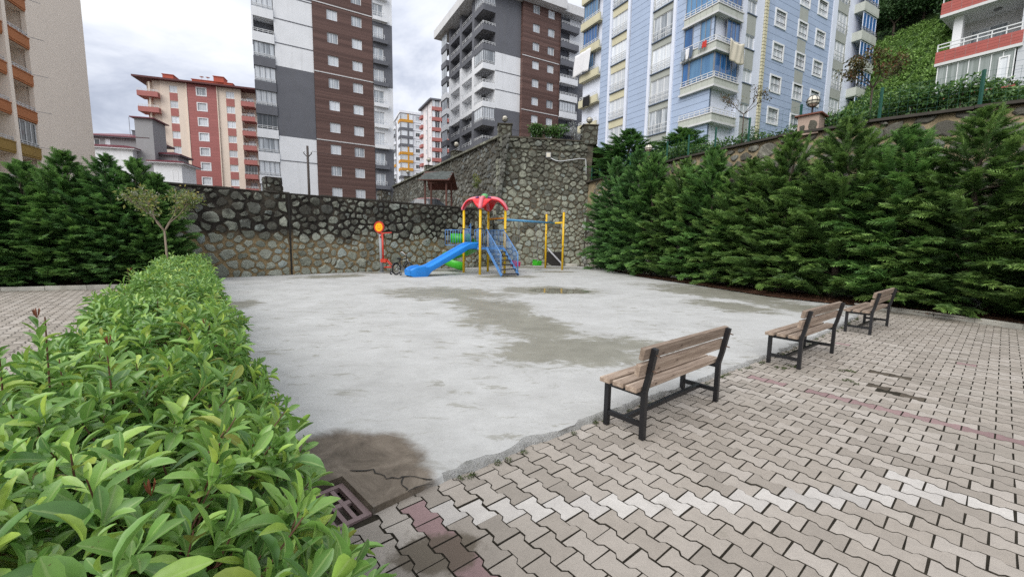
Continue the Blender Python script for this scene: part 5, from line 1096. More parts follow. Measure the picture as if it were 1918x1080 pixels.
shrub('grey_shrub', 'thin grey twiggy shrub beside the right lamp pier', [(4.0 + random.uniform(-.2, .4), 28.8, 8.9 + random.uniform(-.3, .6)) for _ in range(8)], .3, 700, .08, leaf_mat('silver leaves', (.25, .27, .25), (.38, .40, .38), (.5, .52, .5), .2), 131, (4.1, 28.8, 8.3))
shrub('wall_weed', 'yellowing fern clump growing from the side of the tall wall', [(-2.45 + random.uniform(-.12, .12), 28.0 + random.uniform(-.15, .15), 5.6 + random.uniform(-.5, .35)) for _ in range(6)], .2, 420, .12, M_yl, 132, (-2.3, 28.2, 5.4))

# the hillside between the blue block and the red balconies: tea rows, scrub and dark trees
def hill_pt(k, w): p = res[k]; return p.x + .85 * w, p.y + .53 * w, hill_z(w, k * .2)
rg3 = np.random.default_rng(77); pts = []
for _ in range(7000):
    k = rg3.integers(2, len(res) - 4); w = round(rg3.uniform(35, 51) / 1.1) * 1.1 + rg3.normal(0, .16); x, y, z = hill_pt(k, w); a = x / y if y > 1 else 9
    if .72 < a < 1.35 and y > 12: pts.append((x, y, z + rg3.uniform(0, .55)))
tea = leaf_cloud('tea_bushes', pts, .45, 60000, .26, M_tea, 5, .55); tag(link('tea_bushes', tea), 'rows of bright green tea bushes on the steep hillside', 'tea bushes', kind='stuff')
pts = []
for _ in range(1300):
    k = rg3.integers(2, len(res) - 4); w = rg3.uniform(15, 36); x, y, z = hill_pt(k, w); a = x / y if y > 1 else 9
    if .8 < a < 1.35: pts.append((x, y, z + rg3.uniform(.2, 1.3)))
tag(link('hillside_scrub', leaf_cloud('hillside_scrub', pts, .8, 30000, .24, M_gl, 6, .7)), 'tangled mid green scrub at the foot of the hill', 'scrub', kind='stuff')
DTm = []
for s in range(3):
    r = random.Random(40 + s); cs_ = [(r.gauss(0, 1.3), r.gauss(0, 1.3), 3.2 + r.gauss(0, 1.2)) for _ in range(16)]; mb, tips = branchy(None, 50 + s, 1.8, .16, 3, .7, 1.2, 3); DTm.append((leaf_cloud('crown', cs_ + tips, .95, 5200, .34, M_dt, s, .8), mb.mesh('trunk', True, [M_bark])))
places = [(.86, 52, 1.0), (.92, 54, 1.1), (.98, 52, 1.0), (1.04, 50, 1.1), (.88, 58, 1.2), (.95, 59, 1.2), (1.02, 57, 1.1), (.90, 62, 1.3), (.97, 62, 1.3), (1.04, 61, 1.3), (.85, 59, 1.2), (.99, 67, 1.4), (1.07, 55, 1.2), (1.02, 43, .8), (.83, 53, 1.1), (1.06, 44, .9)]
pos_w = ['lowest on the left', 'second up the left side', 'low in the middle', 'low right of the middle', 'above the red balconies', 'behind the red balcony corner', 'half way up the left side', 'half way up the middle', 'half way up the right side', 'high on the left', 'high in the middle', 'high on the right', 'nearest the red balconies', 'lowest on the right', 'at the top left', 'at the far right']
for i, (a, w, s) in enumerate(places):
    best = min(range(len(res)), key=lambda k: abs(hill_pt(k, w)[0] / max(1, hill_pt(k, w)[1]) - a)); x, y, z = hill_pt(best, w); t = thing('hill_tree', 'dark bushy tree on the green hillside, %s' % pos_w[i], 'tree', (x, y, z - .4), i * 1.3, 'dark trees on the hillside'); t.scale = (s, s, s); link('crown', DTm[i % 3][0], t); link('trunk', DTm[i % 3][1], t)
# weeds along the broken edge of the slab and in the joints
pts = []; rr = random.Random(3)
for (a, b), (c, d) in zip(edge_right[:-1], edge_right[1:]):
    for _ in range(int(math.hypot(c - a, d - b) * 9)):
        t = rr.random(); 
        if rr.random() < .55: pts.append((a + (c - a) * t + rr.uniform(-.01, .06), b + (d - b) * t - rr.uniform(0, .06), .005))
for (x, y) in ((3.55, 5.25), (3.8, 5.35), (4.35, 5.15), (4.1, 4.75)):
    for _ in range(5): pts.append((x + rr.gauss(0, .05), y + rr.gauss(0, .04), .0))
M_moss = leaf_mat('moss and weeds', (.025, .035, .012), (.05, .07, .02), (.10, .14, .035), .2, .8); tag(link('weeds', leaf_cloud('weeds', pts, .028, 6500, .013, M_moss, 9, .55)), 'moss and small weeds along the broken slab edge', 'weeds', kind='stuff')
# litter of dead needles under the right conifers
r = np.random.default_rng(4); n = 5000; tt = r.uniform(0, 1, n); base = np.array([[6.6, 19.4], [7.6, 15.0], [9.0, 11.6], [10.3, 9.6], [12.4, 5.6]]); f = tt * 3.99; i = f.astype(int); P = base[i] + (base[np.minimum(i + 1, 4)] - base[i]) * (f - i)[:, None] + r.normal(0, .45, (n, 2)) + [.35, .2]; g = G('dead needles'); g.set(g.ramp(g.isl, (0, (.07, .03, .015)), (1, (.19, .10, .05))), .9); V, F = scatter_arrays(SLV, SLF, frames(np.column_stack([r.normal(0, 1, (n, 2)), r.normal(0, .1, n)]), np.tile([0., 0, 1], (n, 1)) + r.normal(0, .2, (n, 3)), r.uniform(.03, .08, n)), np.column_stack([P, np.full(n, .075)])); tag(link('needle_litter', np_mesh('needle_litter', V, F, g.mat)), 'reddish dead needles on the soil below the right conifers', 'leaf litter', kind='stuff')
# ------------------------------------------------------------------ benches
def wood_mat(name, a, b):
    g = G(name); v = g.mapv(g.objc(), sc=(1.1, 16, 16)); n = g.noise(2.2, 8, v, .68, .6); c = g.ramp(n, (.28, tuple(.55 * q for q in a)), (.5, a), (.72, b)); c = g.val(c, g.rnd(), .78, 1.2)
    knots = g.ss(g.noise(5.5, 2, g.mapv(g.objc(), sc=(1, 2.2, 2.2))), .70, .75); c = g.mix(g.math('MULTIPLY', knots, .7), c, (.05, .03, .022)); g.set(c, .82, 0, .25); g.bump(n, .5, .006); return g.mat
M_plank = wood_mat('weathered plank', (.285, .215, .165), (.46, .375, .30))
M_blk = paint('black painted steel', (.010, .010, .012), .42, .3, 6, .1, 80, spec=.5)
M_bolt = paint('rusty bolt', (.10, .06, .04), .7, .3, 20, .2)
def bevel(o, w=.006, s=2):
    b = o.modifiers.new('bevel', 'BEVEL'); b.width = w; b.segments = s; b.limit_method = 'ANGLE'; return o
def plank(t, L, w, th, M): return bevel(MB().box(0, L, 0, w, 0, th).obj('plank', M_plank, t, mw=M), .005)
def bench(label, bl, ang, L):
    t = thing('park_bench', label, 'bench', (*bl, 0), ang, 'benches facing the play court'); w = .042; D = .36
    for x in (0, L):
        m = MB(); pts = [(x, 0, .0), (x, 0, .40), (x, -.028, .52), (x, -.075, .775)]
        for a, b in zip(pts[:-1], pts[1:]): m.bar(a, b, w, w, (0, 1, .05))
        m.obj('leg', M_blk, t); MB().bar((x, D, 0), (x, D, .395), w, w, (0, 1, 0)).obj('leg', M_blk, t)
        MB().box(x - .018, x + .018, w / 2, D - w / 2, .358, .394).obj('seat_support', M_blk, t); MB().box(x - .018, x + .018, w / 2 + .001, D - w / 2 - .001, .10, .138).obj('side_rail', M_blk, t)
    MB().box(.02, L - .02, D * .5 - .02, D * .5 + .02, .101, .137).obj('stretcher', M_blk, t)
    for i in range(3): plank(t, L + .17 + random.uniform(-.02, .02), .105, .042, Matrix.Translation((-.085 + random.uniform(-.015, .015), .025 + i * .135, .397)) @ Matrix.Rotation(random.uniform(-.006, .006), 4, 'Z'))
    tilt = math.atan2(.047, .255)
    for s0 in (.03, .165):
        z = .52 + s0 * cos(tilt); y = -.028 - s0 * sin(tilt) + w / 2; plank(t, L + .16, .042, .100, Matrix.Translation((-.11 + random.uniform(-.012, .012), y + .002, z)) @ Matrix.Rotation(tilt, 4, 'X'))
        for x in (0, L): MB().tube([(x, y + .02, z + .05), (x, y - .085, z + .035)], .006, 6).obj('bolt', M_bolt, t)
    return t
bench('weathered plank bench with black steel legs, nearest the camera', (1.09, 3.22), math.atan2(.85, 1.02), 1.33)
bench('weathered plank bench with black steel legs, middle of the three', (3.76, 5.22), math.atan2(.83, 1.07), 1.36)
bench('weathered plank bench with black steel legs, farthest of the three', (6.56, 7.39), math.atan2(.9, 1.13), 1.42)

# ------------------------------------------------------------------ play tower
def plastic(name, c, r=.35): 
    g = G(name); k = g.val(c, g.noise(2.5, 5), .86, 1.12); g.set(k, r, 0, .5); return g.mat
def rusty(name, c, amt=.60):
    g = G(name); n = g.noise(7, 7, rough=.7); k = g.ss(n, amt, amt + .03); col = g.mix(k, g.val(c, g.noise(3, 4), .85, 1.1), (.035, .016, .010)); g.set(col, g.math('ADD', .4, g.math('MULTIPLY', k, .45)), 0, .4); return g.mat
M_y = rusty('chipped yellow paint', (.72, .46, .012), .665); M_yr = rusty('badly rusted yellow paint', (.70, .43, .012), .585); M_bs = plastic('blue slide plastic', (.012, .215, .66)); M_bl2 = rusty('pale blue steel', (.10, .25, .53), .69); M_bb = rusty('light blue beam', (.11, .34, .58), .67); M_rd = plastic('red roof plastic', (.62, .012, .018)); M_pk2 = plastic('faded pink roof ribs', (.66, .16, .20)); M_grn = plastic('green plastic', (.045, .40, .018)); M_pur = plastic('purple plastic', (.16, .06, .20)); M_pkb = plastic('pink plastic', (.62, .05, .16)); M_or2 = rusty('orange steel', (.62, .24, .012), .66); M_tread = paint('dark steel tread', (.035, .035, .045), .7, .3, 8, .3)
def arcs(pts, n=10): return pts
an = rad(38); t = thing('play_tower', 'yellow posted play tower with red arched roof, blue slide and green spiral slide', 'playground', (-1.35, 19.6, .04), an); a = .70
for x, y in ((-a, a), (-a, -a), (a, a), (a, -a)):
    MB().tube([(x, y, -.05), (x, y, 2.98)], .058, 14).obj('post', M_y, t, True); MB().tube([(x, y, 2.06), (x, y, 2.10)], .068, 14).obj('collar', M_blk, t)
MB().box(-a + .05, a - .05, -a + .05, a - .05, 1.18, 1.24).obj('deck', M_tread, t); MB().box(-a + .06, a - .06, -a - .02, -a + .05, 1.14, 1.25).box(-a - .02, -a + .05, -a + .06, a - .06, 1.14, 1.25).box(a - .05, a + .02, -a + .06, a - .06, 1.14, 1.25).box(-a + .06, a - .06, a - .05, a + .02, 1.14, 1.25).obj('deck_frame', M_bl2, t)
def guard(p0, p1, z0, z1, n, name='guard_rail'):
    m = MB(); p0, p1 = Vector(p0), Vector(p1); m.tube([p0 + Vector((0, 0, z1)), p1 + Vector((0, 0, z1))], .018, 8); m.tube([p0 + Vector((0, 0, z0)), p1 + Vector((0, 0, z0))], .016, 8)
    for i in range(n + 1): q = p0.lerp(p1, i / n); m.tube([q + Vector((0, 0, z0)), q + Vector((0, 0, z1))], .012, 6)
    return m.obj(name, M_bl2, t, True)
guard((a, -a + .06, 0), (a, a - .06, 0), 1.30, 2.06, 11); guard((-.1, a, 0), (a - .06, a, 0), 1.30, 2.06, 7); guard((-a, .12, 0), (-a, a - .06, 0), 1.30, 2.06, 5); guard((-a, -a + .06, 0), (-a, -.46, 0), 1.30, 2.06, 2)
guard((-a, a + .06, 0), (-a - .75, a + .45, 0), 1.30, 2.02, 7)
for x in (-.08,): MB().tube([(-a, .10, 1.25), (-a, .10, 2.32), (-a + .02, .3, 2.15)], .022, 8).obj('slide_post', M_bl2, t, True)
# straight blue slide with a deep trough and a boat-shaped foot
def sweep(path, secf, name, mat, closed_sec=True):
    m = MB(); n = None
    for i, p in enumerate(path):
        sec = secf(i / (len(path) - 1), p); n = len(sec); m.v += [tuple(q) for q in sec]
    L = len(path)
    for i in range(L - 1):
        for k in range(n): m.f.append((i * n + k, i * n + (k + 1) % n, (i + 1) * n + (k + 1) % n, (i + 1) * n + k)); m.m.append(0)
    m.f += [tuple(range(n)), tuple((L - 1) * n + k for k in range(n))[::-1]]; m.m += [0, 0]; return m
xs = np.linspace(-.62, -3.95, 44); path = []
for x in xs:
    if x > -1.05: z = 1.33
    elif x > -3.10: z = 1.33 - (-1.05 - x) / 2.05 * 1.03
    else: z = .30 - .04 * min(1, (-3.10 - x) / .5)
    path.append((float(x), z))
zsm = np.convolve(np.pad([p[1] for p in path], 2, 'edge'), np.ones(5) / 5, 'valid'); yc = -.17
def sec(f, p):
    x, _ = p; i = int(round(f * 43)); z = float(zsm[i]); w = .255 + (.02 if x < -3.2 else 0); rim = .14 + (.05 if x < -3.3 else 0); end = min(1, max(0, (-3.50 - x) / .45)); rim = rim * (1 - .75 * end * end); low = z - .125 - .022 * abs(math.sin(x * 5.2)); low = max(-.03, low - .30 * min(1, (-2.95 - x) / .45)) if x < -2.95 else low
    w2 = w * (1 - .30 * end ** 3); low += .10 * end ** 3; return [(x, yc - w2 - .10, z + rim - .05), (x, yc - w2 - .06, z + rim), (x, yc - w2, z + rim - .02), (x, yc - w2 + .03, z + .04), (x, yc - w2 + .09, z), (x, yc + w2 - .09, z), (x, yc + w2 - .03, z + .04), (x, yc + w2, z + rim - .02), (x, yc + w2 + .06, z + rim), (x, yc + w2 + .10, z + rim - .05), (x, yc + w2 + .07, low), (x, yc - w2 - .07, low)]
sl = sweep(path, sec, 'slide', M_bs).obj('slide', M_bs, t, True); bevel(sl, .01)
me = sl.data
wav = MB()                                             # raised scallops along both flanks
for sgn in (-1, 1):
    for k in range(8):
        x0 = -.95 - k * .33; pts = []
        for j in range(9):
            xx = x0 - j * .042; i = int(np.clip(np.interp(-xx, -xs, range(44)), 0, 43)); pts.append((xx, yc + sgn * (.235 + .095), float(zsm[i]) + .06 - .075 * sin(pi * j / 8)))
        wav.tube(pts, .012, 5)
wav.obj('slide_scallops', M_bs, sl, True)
# green spiral slide
pth = []; cx, cy, R0 = -.38, 1.62, .62
for i in range(46):
    f = i / 45; th = -pi / 2 + .25 + f * rad(330); pth.append((cx + R0 * cos(th), cy + R0 * sin(th), 1.22 - 1.06 * f ** .9, th))
def sec2(f, p):
    x, y, z, th = p; o = Vector((cos(th), sin(th), 0)); P = Vector((x, y, z)); w = .25; hi = .42 - .12 * f; lo = .20
    return [P + o * w * 1.12 + Vector((0, 0, hi)), P + o * w + Vector((0, 0, hi + .02)), P + o * w * .92 + Vector((0, 0, .12)), P + o * w * .55, P - o * w * .6, P - o * w * .9 + Vector((0, 0, .07)), P - o * w + Vector((0, 0, lo)), P - o * w * 1.1 + Vector((0, 0, lo - .02)), P - o * w * .95 + Vector((0, 0, -.03)), P + Vector((0, 0, -.11)), P + o * w * .95 + Vector((0, 0, -.02))]
sweep(pth, sec2, 'spiral_slide', M_grn).obj('spiral_slide', M_grn, t, True)
m = MB(); tub = []
for i in range(15):
    th = rad(-100 + i * 20); tub.append((-.55 + .52 * cos(th + pi), 1.25 + .45 * sin(th + pi)))
vs = [(x, y, z) for z in (1.42, 1.86) for x, y in tub] + [(-.55 + (x + .55) * .9, 1.25 + (y - 1.25) * .9, z) for z in (1.42, 1.84) for x, y in tub]; nn = 15
m.add(vs, [(i, i + 1, nn + i + 1, nn + i) for i in range(nn - 1)] + [(2 * nn + i + 1, 2 * nn + i, 3 * nn + i, 3 * nn + i + 1) for i in range(nn - 1)] + [(nn + i, nn + i + 1, 3 * nn + i + 1, 3 * nn + i) for i in range(nn - 1)] + [(i + 1, i, 2 * nn + i, 2 * nn + i + 1) for i in range(nn - 1)]); m.obj('spiral_collar', M_grn, t, True)
# stairs
xc, y0, y1 = .10, -a - .04, -1.92; w = .47
for k in range(6): f = (k + .25) / 6; yy = y1 + (y0 - y1) * f; zz = .06 + 1.14 * f; MB().box(xc - w + .03, xc + w - .03, yy - .10, yy + .12, zz - .03, zz + .012).obj('stair_tread', M_tread, t)
for s in (-1, 1):
    x = xc + s * w; MB().bar((x, y1, .04), (x, y0, 1.22), .045, .12).obj('stringer', M_bl2, t); m = MB(); top = (x, y0 + .02, 2.08); lowp = (x, y1 + .06, .98); m.tube([(x, y1 + .04, 0), lowp, top], .019, 8)
    for k in range(11): f = (k + 1) / 12; yy = y1 + (y0 - y1) * f; zb = .10 + 1.18 * f; m.tube([(x, yy, zb), (x, yy, .98 + (2.08 - .98) * f)], .012, 6)
    m.obj('handrail', M_bl2, t, True)
# arched roof
m = MB(); nt_, nr = 64, 12; Rc = a * math.sqrt(2)
for j in range(nr + 1):
    for i in range(nt_):
        th = 2 * pi * i / nt_; c4 = abs(math.cos(2 * th - pi / 2)); dg = c4 ** 1.9; R = .76 + (Rc + .07 - .76) * dg; f = j / nr; zr = 3.41 - .43 * dg ** 2.0; zt = 3.47; z = zt - (zt - zr) * f ** 4.5; m.v.append((R * f * cos(th), R * f * sin(th), z))
for j in range(nr):
    for i in range(nt_): m.f.append((j * nt_ + i, j * nt_ + (i + 1) % nt_, (j + 1) * nt_ + (i + 1) % nt_, (j + 1) * nt_ + i)); m.m.append(0)
rf = m.obj('roof', M_rd, t, True); sd = rf.modifiers.new('thick', 'SOLIDIFY'); sd.thickness = .05; sd.offset = 1
for k in range(4):
    th = pi / 4 + k * pi / 2; pts = []; 
    for j in range(9): f = .12 + .88 * j / 8; z = 3.47 - .49 * f ** 4.5 + .03; pts.append((cos(th) * (Rc + .05) * f, sin(th) * (Rc + .05) * f, z))
    pts.append((cos(th) * (Rc + .05), sin(th) * (Rc + .05), 2.95)); MB().tube(pts, [.05] + [.10] * 8 + [.085], 10).obj('roof_rib', M_pk2, rf, True)
m = MB(); m.lathe([(0, .23), (.10, .21), (.165, .14), (.18, .06), (.15, 0), (.17, -.02)], 16, (0, 0, 3.50)); m.obj('roof_knob', plastic('mint green plastic', (.10, .36, .12)), rf, True)
for k in range(4): th = k * pi / 2; MB().tube([(cos(th) * .35, sin(th) * .3, 3.53), (cos(th) * .5, sin(th) * .5, 3.50)], [.05, .035], 8).obj('roof_ornament', M_pur, rf, True)
MB().tube([(a, -a, 2.60), (a, a, 2.60)], .045, 10).obj('cross_bar', M_or2, t, True)

# ------------------------------------------------------------------ swing
e2 = Vector((cos(an), sin(an), 0)); e1 = Vector((-sin(an), cos(an), 0)); tw = Vector((-1.35, 19.6, 0)); sA = Vector((1.93, 24.1, 0)); sB = Vector((2.75, 22.66, 0)); b0 = tw + e2 * .74; b1 = (sA + sB) / 2
t = thing('playground_frame', 'rusty yellow swing posts with a light blue beam leading to the play tower', 'swing frame', (b1.x, b1.y, .04)); o_ = Vector(t.location)
for p, h in ((sA, 3.12), (sB, 3.14)): q = p - o_; MB().tube([(q.x, q.y, -.05), (q.x, q.y, h)], .058, 14).obj('post', M_yr, t, True); MB().tube([(q.x, q.y, h), (q.x, q.y, h + .07), (q.x, q.y, h + .11)], [.06, .06, .02], 14).obj('post_cap', paint('greyed plastic cap', (.35, .30, .26), .6), t, True)
zq = 2.62; MB().tube([sA - o_ + Vector((0, 0, zq)), sB - o_ + Vector((0, 0, zq))], .05, 12).obj('cross_bar', M_y, t, True); MB().tube([b0 - o_ + Vector((0, 0, zq)), b1 - o_ + Vector((0, 0, zq))], .055, 12).obj('beam', M_bb, t, True)
bd = (b1 - b0).normalized(); bn = Vector((-bd.y, bd.x, 0))
def swing_seat(label, f, mat, cut):
    p = b0.lerp(b1, f); t = thing('toddler_swing', label, 'swing', (p.x, p.y, .30), math.atan2(bd.y, bd.x), 'toddler swing seats'); m = MB()   # local x along the beam
    m.box(-.17, .17, -.15, .15, 0, .03)
    m.box(-.20, -.17, -.15, .15, 0, .24).box(.17, .20, -.15, .15, 0, .24)
    m.box(-.2, .2, .15, .18, 0, .09).box(-.2, .2, .15, .18, .22, .30).box(-.2, -.13, .15, .18, .09, .22).box(.13, .2, .15, .18, .09, .22).box(-.03, .03, .15, .18, .09, .22); m.box(-.2, .2, -.18, -.15, .13, .21).box(-.03, .03, -.18, -.15, .0, .13)
    bevel(m.obj('bucket', mat, t), .02, 3); MB().lathe([(.0, .02), (.05, .015), (.06, 0), (.0, -.02)], 12, (-.14, .19, .30)).obj('bucket_ear', mat, t, True)
    for x in (-.19, .19):
        for y in (-.16, .16): MB().tube([(x, y, .2), (x * .95, 0, 2.30)], .007, 5, caps=False).obj('chain', M_alu, t)
    return t
swing_seat('green plastic toddler swing seat hanging right of the stairs', .68, M_grn, 0); swing_seat('pink plastic toddler swing seat hanging behind the stairs', .30, M_pkb, 1)

# ------------------------------------------------------------------ exercise machine with a smiling disc
M_gp = paint('grey painted pole', (.27, .285, .30), .5, .1, 3, .05); M_rp = paint('red painted steel', (.52, .045, .025), .45, .12, 5, .05, dirt=.1); M_ye = paint('amber disc', (.85, .42, .008), .45, .04, 3, 0); M_face = paint('printed face lines', (.42, .14, .005), .5, 0, 1, 0)
t = thing('exercise_machine', 'outdoor exercise machine with grey pole, red bars and yellow smiling disc', 'gym machine', (-6.02, 18.95, .04), rad(-17))
MB().lathe([(.17, 0), (.17, .02), (.075, .03)], 16).obj('base_plate', M_gp, t); MB().tube([(0, 0, 0), (-.05, 0, 1.74)], .075, 14).obj('pole', M_gp, t, True)
MB().tube([(.12, -.06, .55), (.10, -.06, 1.78)], .045, 10).obj('swing_bar', M_rp, t, True); MB().tube([(-.12, -.05, 1.80), (.1, -.07, 1.80), (.62, -.12, 1.83)], .028, 8).tube([(-.02, -.08, 1.62), (.2, -.08, 1.80)], .022, 6).obj('handle', M_rp, t, True)
MB().box(.04, .32, -.16, .02, .48, .64).obj('pivot_box', M_rp, t); MB().tube([(.30, -.1, .60), (.50, -.14, .42), (.58, -.16, .30), (.25, -.16, .27)], .022, 8).tube([(.30, .0, .60), (.50, -.02, .42), (.58, -.03, .30)], .022, 8).box(.25, .62, -.22, .02, .25, .28).obj('footrest', M_rp, t, True)
dc = (-.06, -.04, 2.08)
def disc(r0, r1, y0, y1, n=32):
    m = MB(); 
    for r, y in ((r1, y0), (r0, y0), (r0, y1), (r1, y1)):
        for k in range(n): m.v.append((dc[0] + r * cos(2 * pi * k / n), y, dc[2] + r * sin(2 * pi * k / n)))
    for q in range(4):
        for k in range(n): m.f.append((q * n + k, q * n + (k + 1) % n, ((q + 1) % 4) * n + (k + 1) % n, ((q + 1) % 4) * n + k)); m.m.append(0)
    return m
disc(.20, .255, -.03, -.10).obj('disc_rim', M_rp, t); disc(.001, .202, -.045, -.085).obj('disc_face', M_ye, t)
m = MB()
for s in (-1, 1): m.tube([(dc[0] + s * .065, -.088, dc[2] + .035), (dc[0] + s * .065, -.088, dc[2] + .075)], .011, 6)
m.tube([(dc[0] + .10 * cos(rad(k)), -.088, dc[2] + .02 + .10 * sin(rad(k))) for k in range(205, 340, 12)], .007, 5); m.obj('smiling_face', M_face, t)

# ------------------------------------------------------------------ child's bicycle
M_tyre = paint('black rubber', (.012, .012, .013), .8, .2, 20, .2); M_frame = paint('black bicycle paint', (.02, .02, .025), .35, .1, 5, 0, spec=.5); M_chr = paint('dull chrome', (.45, .45, .47), .3, .1, 5, 0, metal=.9)
t = thing('bicycle', "small black child's bicycle with training wheels beside the blue slide foot", 'bicycle', (-5.02, 17.75, .045), rad(62)); t.scale = (1.32, 1.32, 1.32)     # local x is forwards
def wheel(x, r, y=0, tw_=.022, par=t, n=24, name='wheel'):
    w = MB(); pts = [(x + r * cos(2 * pi * k / n), y, r + .0 + r * sin(2 * pi * k / n) + tw_) for k in range(n)]; w.tube(pts, tw_, 7, closed=True); o = w.obj(name, M_tyre, par, True); s = MB(); c = (x, y, r + tw_)
    for k in range(10): an_ = 2 * pi * k / 10; s.tube([c, (x + r * cos(an_), y, r + tw_ + r * sin(an_))], .0025, 3, caps=False)
    s.tube([(x, y - .04, r + tw_), (x, y + .04, r + tw_)], .018, 8); s.tube([(x + (r - .02) * cos(2 * pi * k / n), y, r + tw_ + (r - .02) * sin(2 * pi * k / n)) for k in range(n)], .008, 5, closed=True); s.obj('rim', M_chr, o, True); return o
wheel(0, .175); wheel(.60, .175)
m = MB(); rh, sh, bb, hd, fh_ = (0, 0, .197), (.16, 0, .48), (.24, 0, .20), (.50, 0, .52), (.60, 0, .197); m.tube([rh, bb], .012, 6).tube([rh, sh], .011, 6).tube([bb, sh], .017, 8).tube([bb, (.51, 0, .46)], .018, 8).tube([sh, hd], .016, 8).tube([hd, (.47, 0, .62)], .016, 8); m.obj('frame', M_frame, t, True)
MB().tube([hd, (.545, .045, .40), (fh_[0], .045, fh_[2])], .010, 6).tube([hd, (.545, -.045, .40), (fh_[0], -.045, fh_[2])], .010, 6).obj('fork', M_chr, t, True); MB().tube([(.38, .22, .72), (.44, .14, .74), (.46, 0, .63), (.44, -.14, .74), (.38, -.22, .72)], .011, 7).obj('handlebar', M_chr, t, True)
m = MB(); m.lathe([(0, .03), (.07, .028), (.09, .0), (.07, -.02), (0, -.03)], 12, (.14, 0, .53)); m.v = [(x if x > .14 else .14 + (x - .14) * 1.1, y * (1 if x < .14 else .55), z) for x, y, z in m.v]; m.obj('saddle', M_tyre, t, True); MB().tube([(.06, -.0, .40), (-.12, 0, .385), (-.19, 0, .28)], [.02, .024, .02], 6).obj('mudguard', M_frame, t, True)
MB().lathe([(.0, -.01), (.06, -.01), (.06, .01), (0, .01)], 14, (0, 0, 0)).obj('chainring', M_chr, t, False, Matrix.Translation((.24, -.05, .20)) @ Matrix.Rotation(pi / 2, 4, 'X')); MB().tube([(.24, -.07, .20), (.24, -.08, .10), (.24, -.15, .10)], .009, 5).tube([(.24, .07, .20), (.24, .08, .30), (.24, .15, .30)], .009, 5).obj('crank', M_chr, t)
for s in (-1, 1): MB().tube([(0, s * .03, .197), (-.02, s * .17, .16), (-.02, s * .19, .07)], .008, 5).obj('stabiliser_arm', M_chr, t); wheel(-.02, .045, s * .21, .014, n=14, name='training_wheel')

# ------------------------------------------------------------------ globe lamps, shelter, pole, fence and small fittings
M_globe = paint('milky lamp glass', (.62, .58, .48), .25, .1, 9, 0, spec=.5)
def globe_lamp(label, x, y, zb, r=.19, stem=.14):
    t = thing('globe_lamp', label, 'lamp', (x, y, zb), 0, 'globe lamps on the wall piers'); MB().tube([(0, 0, -.02), (0, 0, .03), (0, 0, stem)], [.09, .035, .03], 8).obj('stem', M_blk, t, True); zc_ = stem + r
    pr = [(max(.001, r * .93 * sin(pi * k / 10)), -r * .93 * cos(pi * k / 10)) for k in range(11)]; MB().lathe(pr, 18, (0, 0, zc_)).obj('globe', M_globe, t, True); m = MB()
    for k in range(4): a_ = k * pi / 4; m.tube([(r * cos(q) * cos(a_), r * cos(q) * sin(a_), zc_ + r * sin(q)) for q in [2 * pi * j / 20 for j in range(20)]], .009, 4, closed=True)
    for zz_ in (0, -.5): rr_ = r * math.sqrt(1 - zz_ * zz_) * 1.01; m.tube([(rr_ * cos(2 * pi * j / 20), rr_ * sin(2 * pi * j / 20), zc_ + zz_ * r) for j in range(20)], .011, 4, closed=True)
    m.obj('cage', M_blk, t); return t
globe_lamp('round caged lamp on the left pier of the tall wall', -.65, 28.0, 9.17, .2); globe_lamp('round caged lamp on the right pier of the tall wall', 5.05, 28.95, 9.44, .2)
for k, (dist, lab) in enumerate(((9.3, 'nearest'), (17.3, 'second'), (26.0, 'third'), (33.5, 'farthest'))):
    p = tc_ + ds * dist; globe_lamp('round caged lamp on the long side wall, %s along it' % lab, p.x + .25, p.y + .1, 9.08, .21, .3)
M_tile = paint('red brown cap tile', (.16, .06, .04), .8, .2, 6, .2); M_pink = paint('pinkish render', (.36, .27, .22), .85, .15, 4, .3)
def cap_pier(label, x, y, d, z0, z1, w, lamp_label, seed):
    t = thing('wall_pier', label, 'pier', (x, y, z0), math.atan2(d[1], d[0])); h = z1 - z0; MB().box(-w / 2, w / 2, -w / 2, w / 2, 0, h).obj('pier_body', M_pink, t); rr = random.Random(seed)
    for k, (px, pz, pw, ph) in enumerate(((-.02, .06, .30, .42), (-.26, .10, .18, .25), (.15, .05, .12, .2))):
        s = stone_geo([(0, 0), (pw, 0), (pw, ph), (0, ph)], rr, .01, .03); mb = MB(); mb.add([(px + s[0][0] + q[0], -w / 2 - q[2], pz + s[0][1] + q[1]) for q in s[1]], s[2]); mb.obj('stone', M_stR, t, True)
    w2 = w / 2 + .09; MB().box(-w2, w2, -w2, w2, h, h + .045).add([(-w2, -w2, h + .045), (w2, -w2, h + .045), (w2, w2, h + .045), (-w2, w2, h + .045), (0, 0, h + .15)], [(0, 1, 4), (1, 2, 4), (2, 3, 4), (3, 0, 4)]).obj('cap', M_tile, t)
    globe_lamp(lamp_label, x, y, z1 + .13, .20, .20)
cap_pier('rendered pier with a red brown cap on the right wall, carrying the big ball lamp', 10.35, 14.95, (.64, -.77), 5.42, 6.05, .62, 'large ball lamp on the red capped pier in front of the blue block', 1)
cap_pier('rendered pier with a red brown cap half hidden in shrubs near the stone corner', 7.05, 22.3, (.38, -.92), 5.42, 6.0, .62, 'ball lamp half hidden in the shrubs above the right wall', 2)
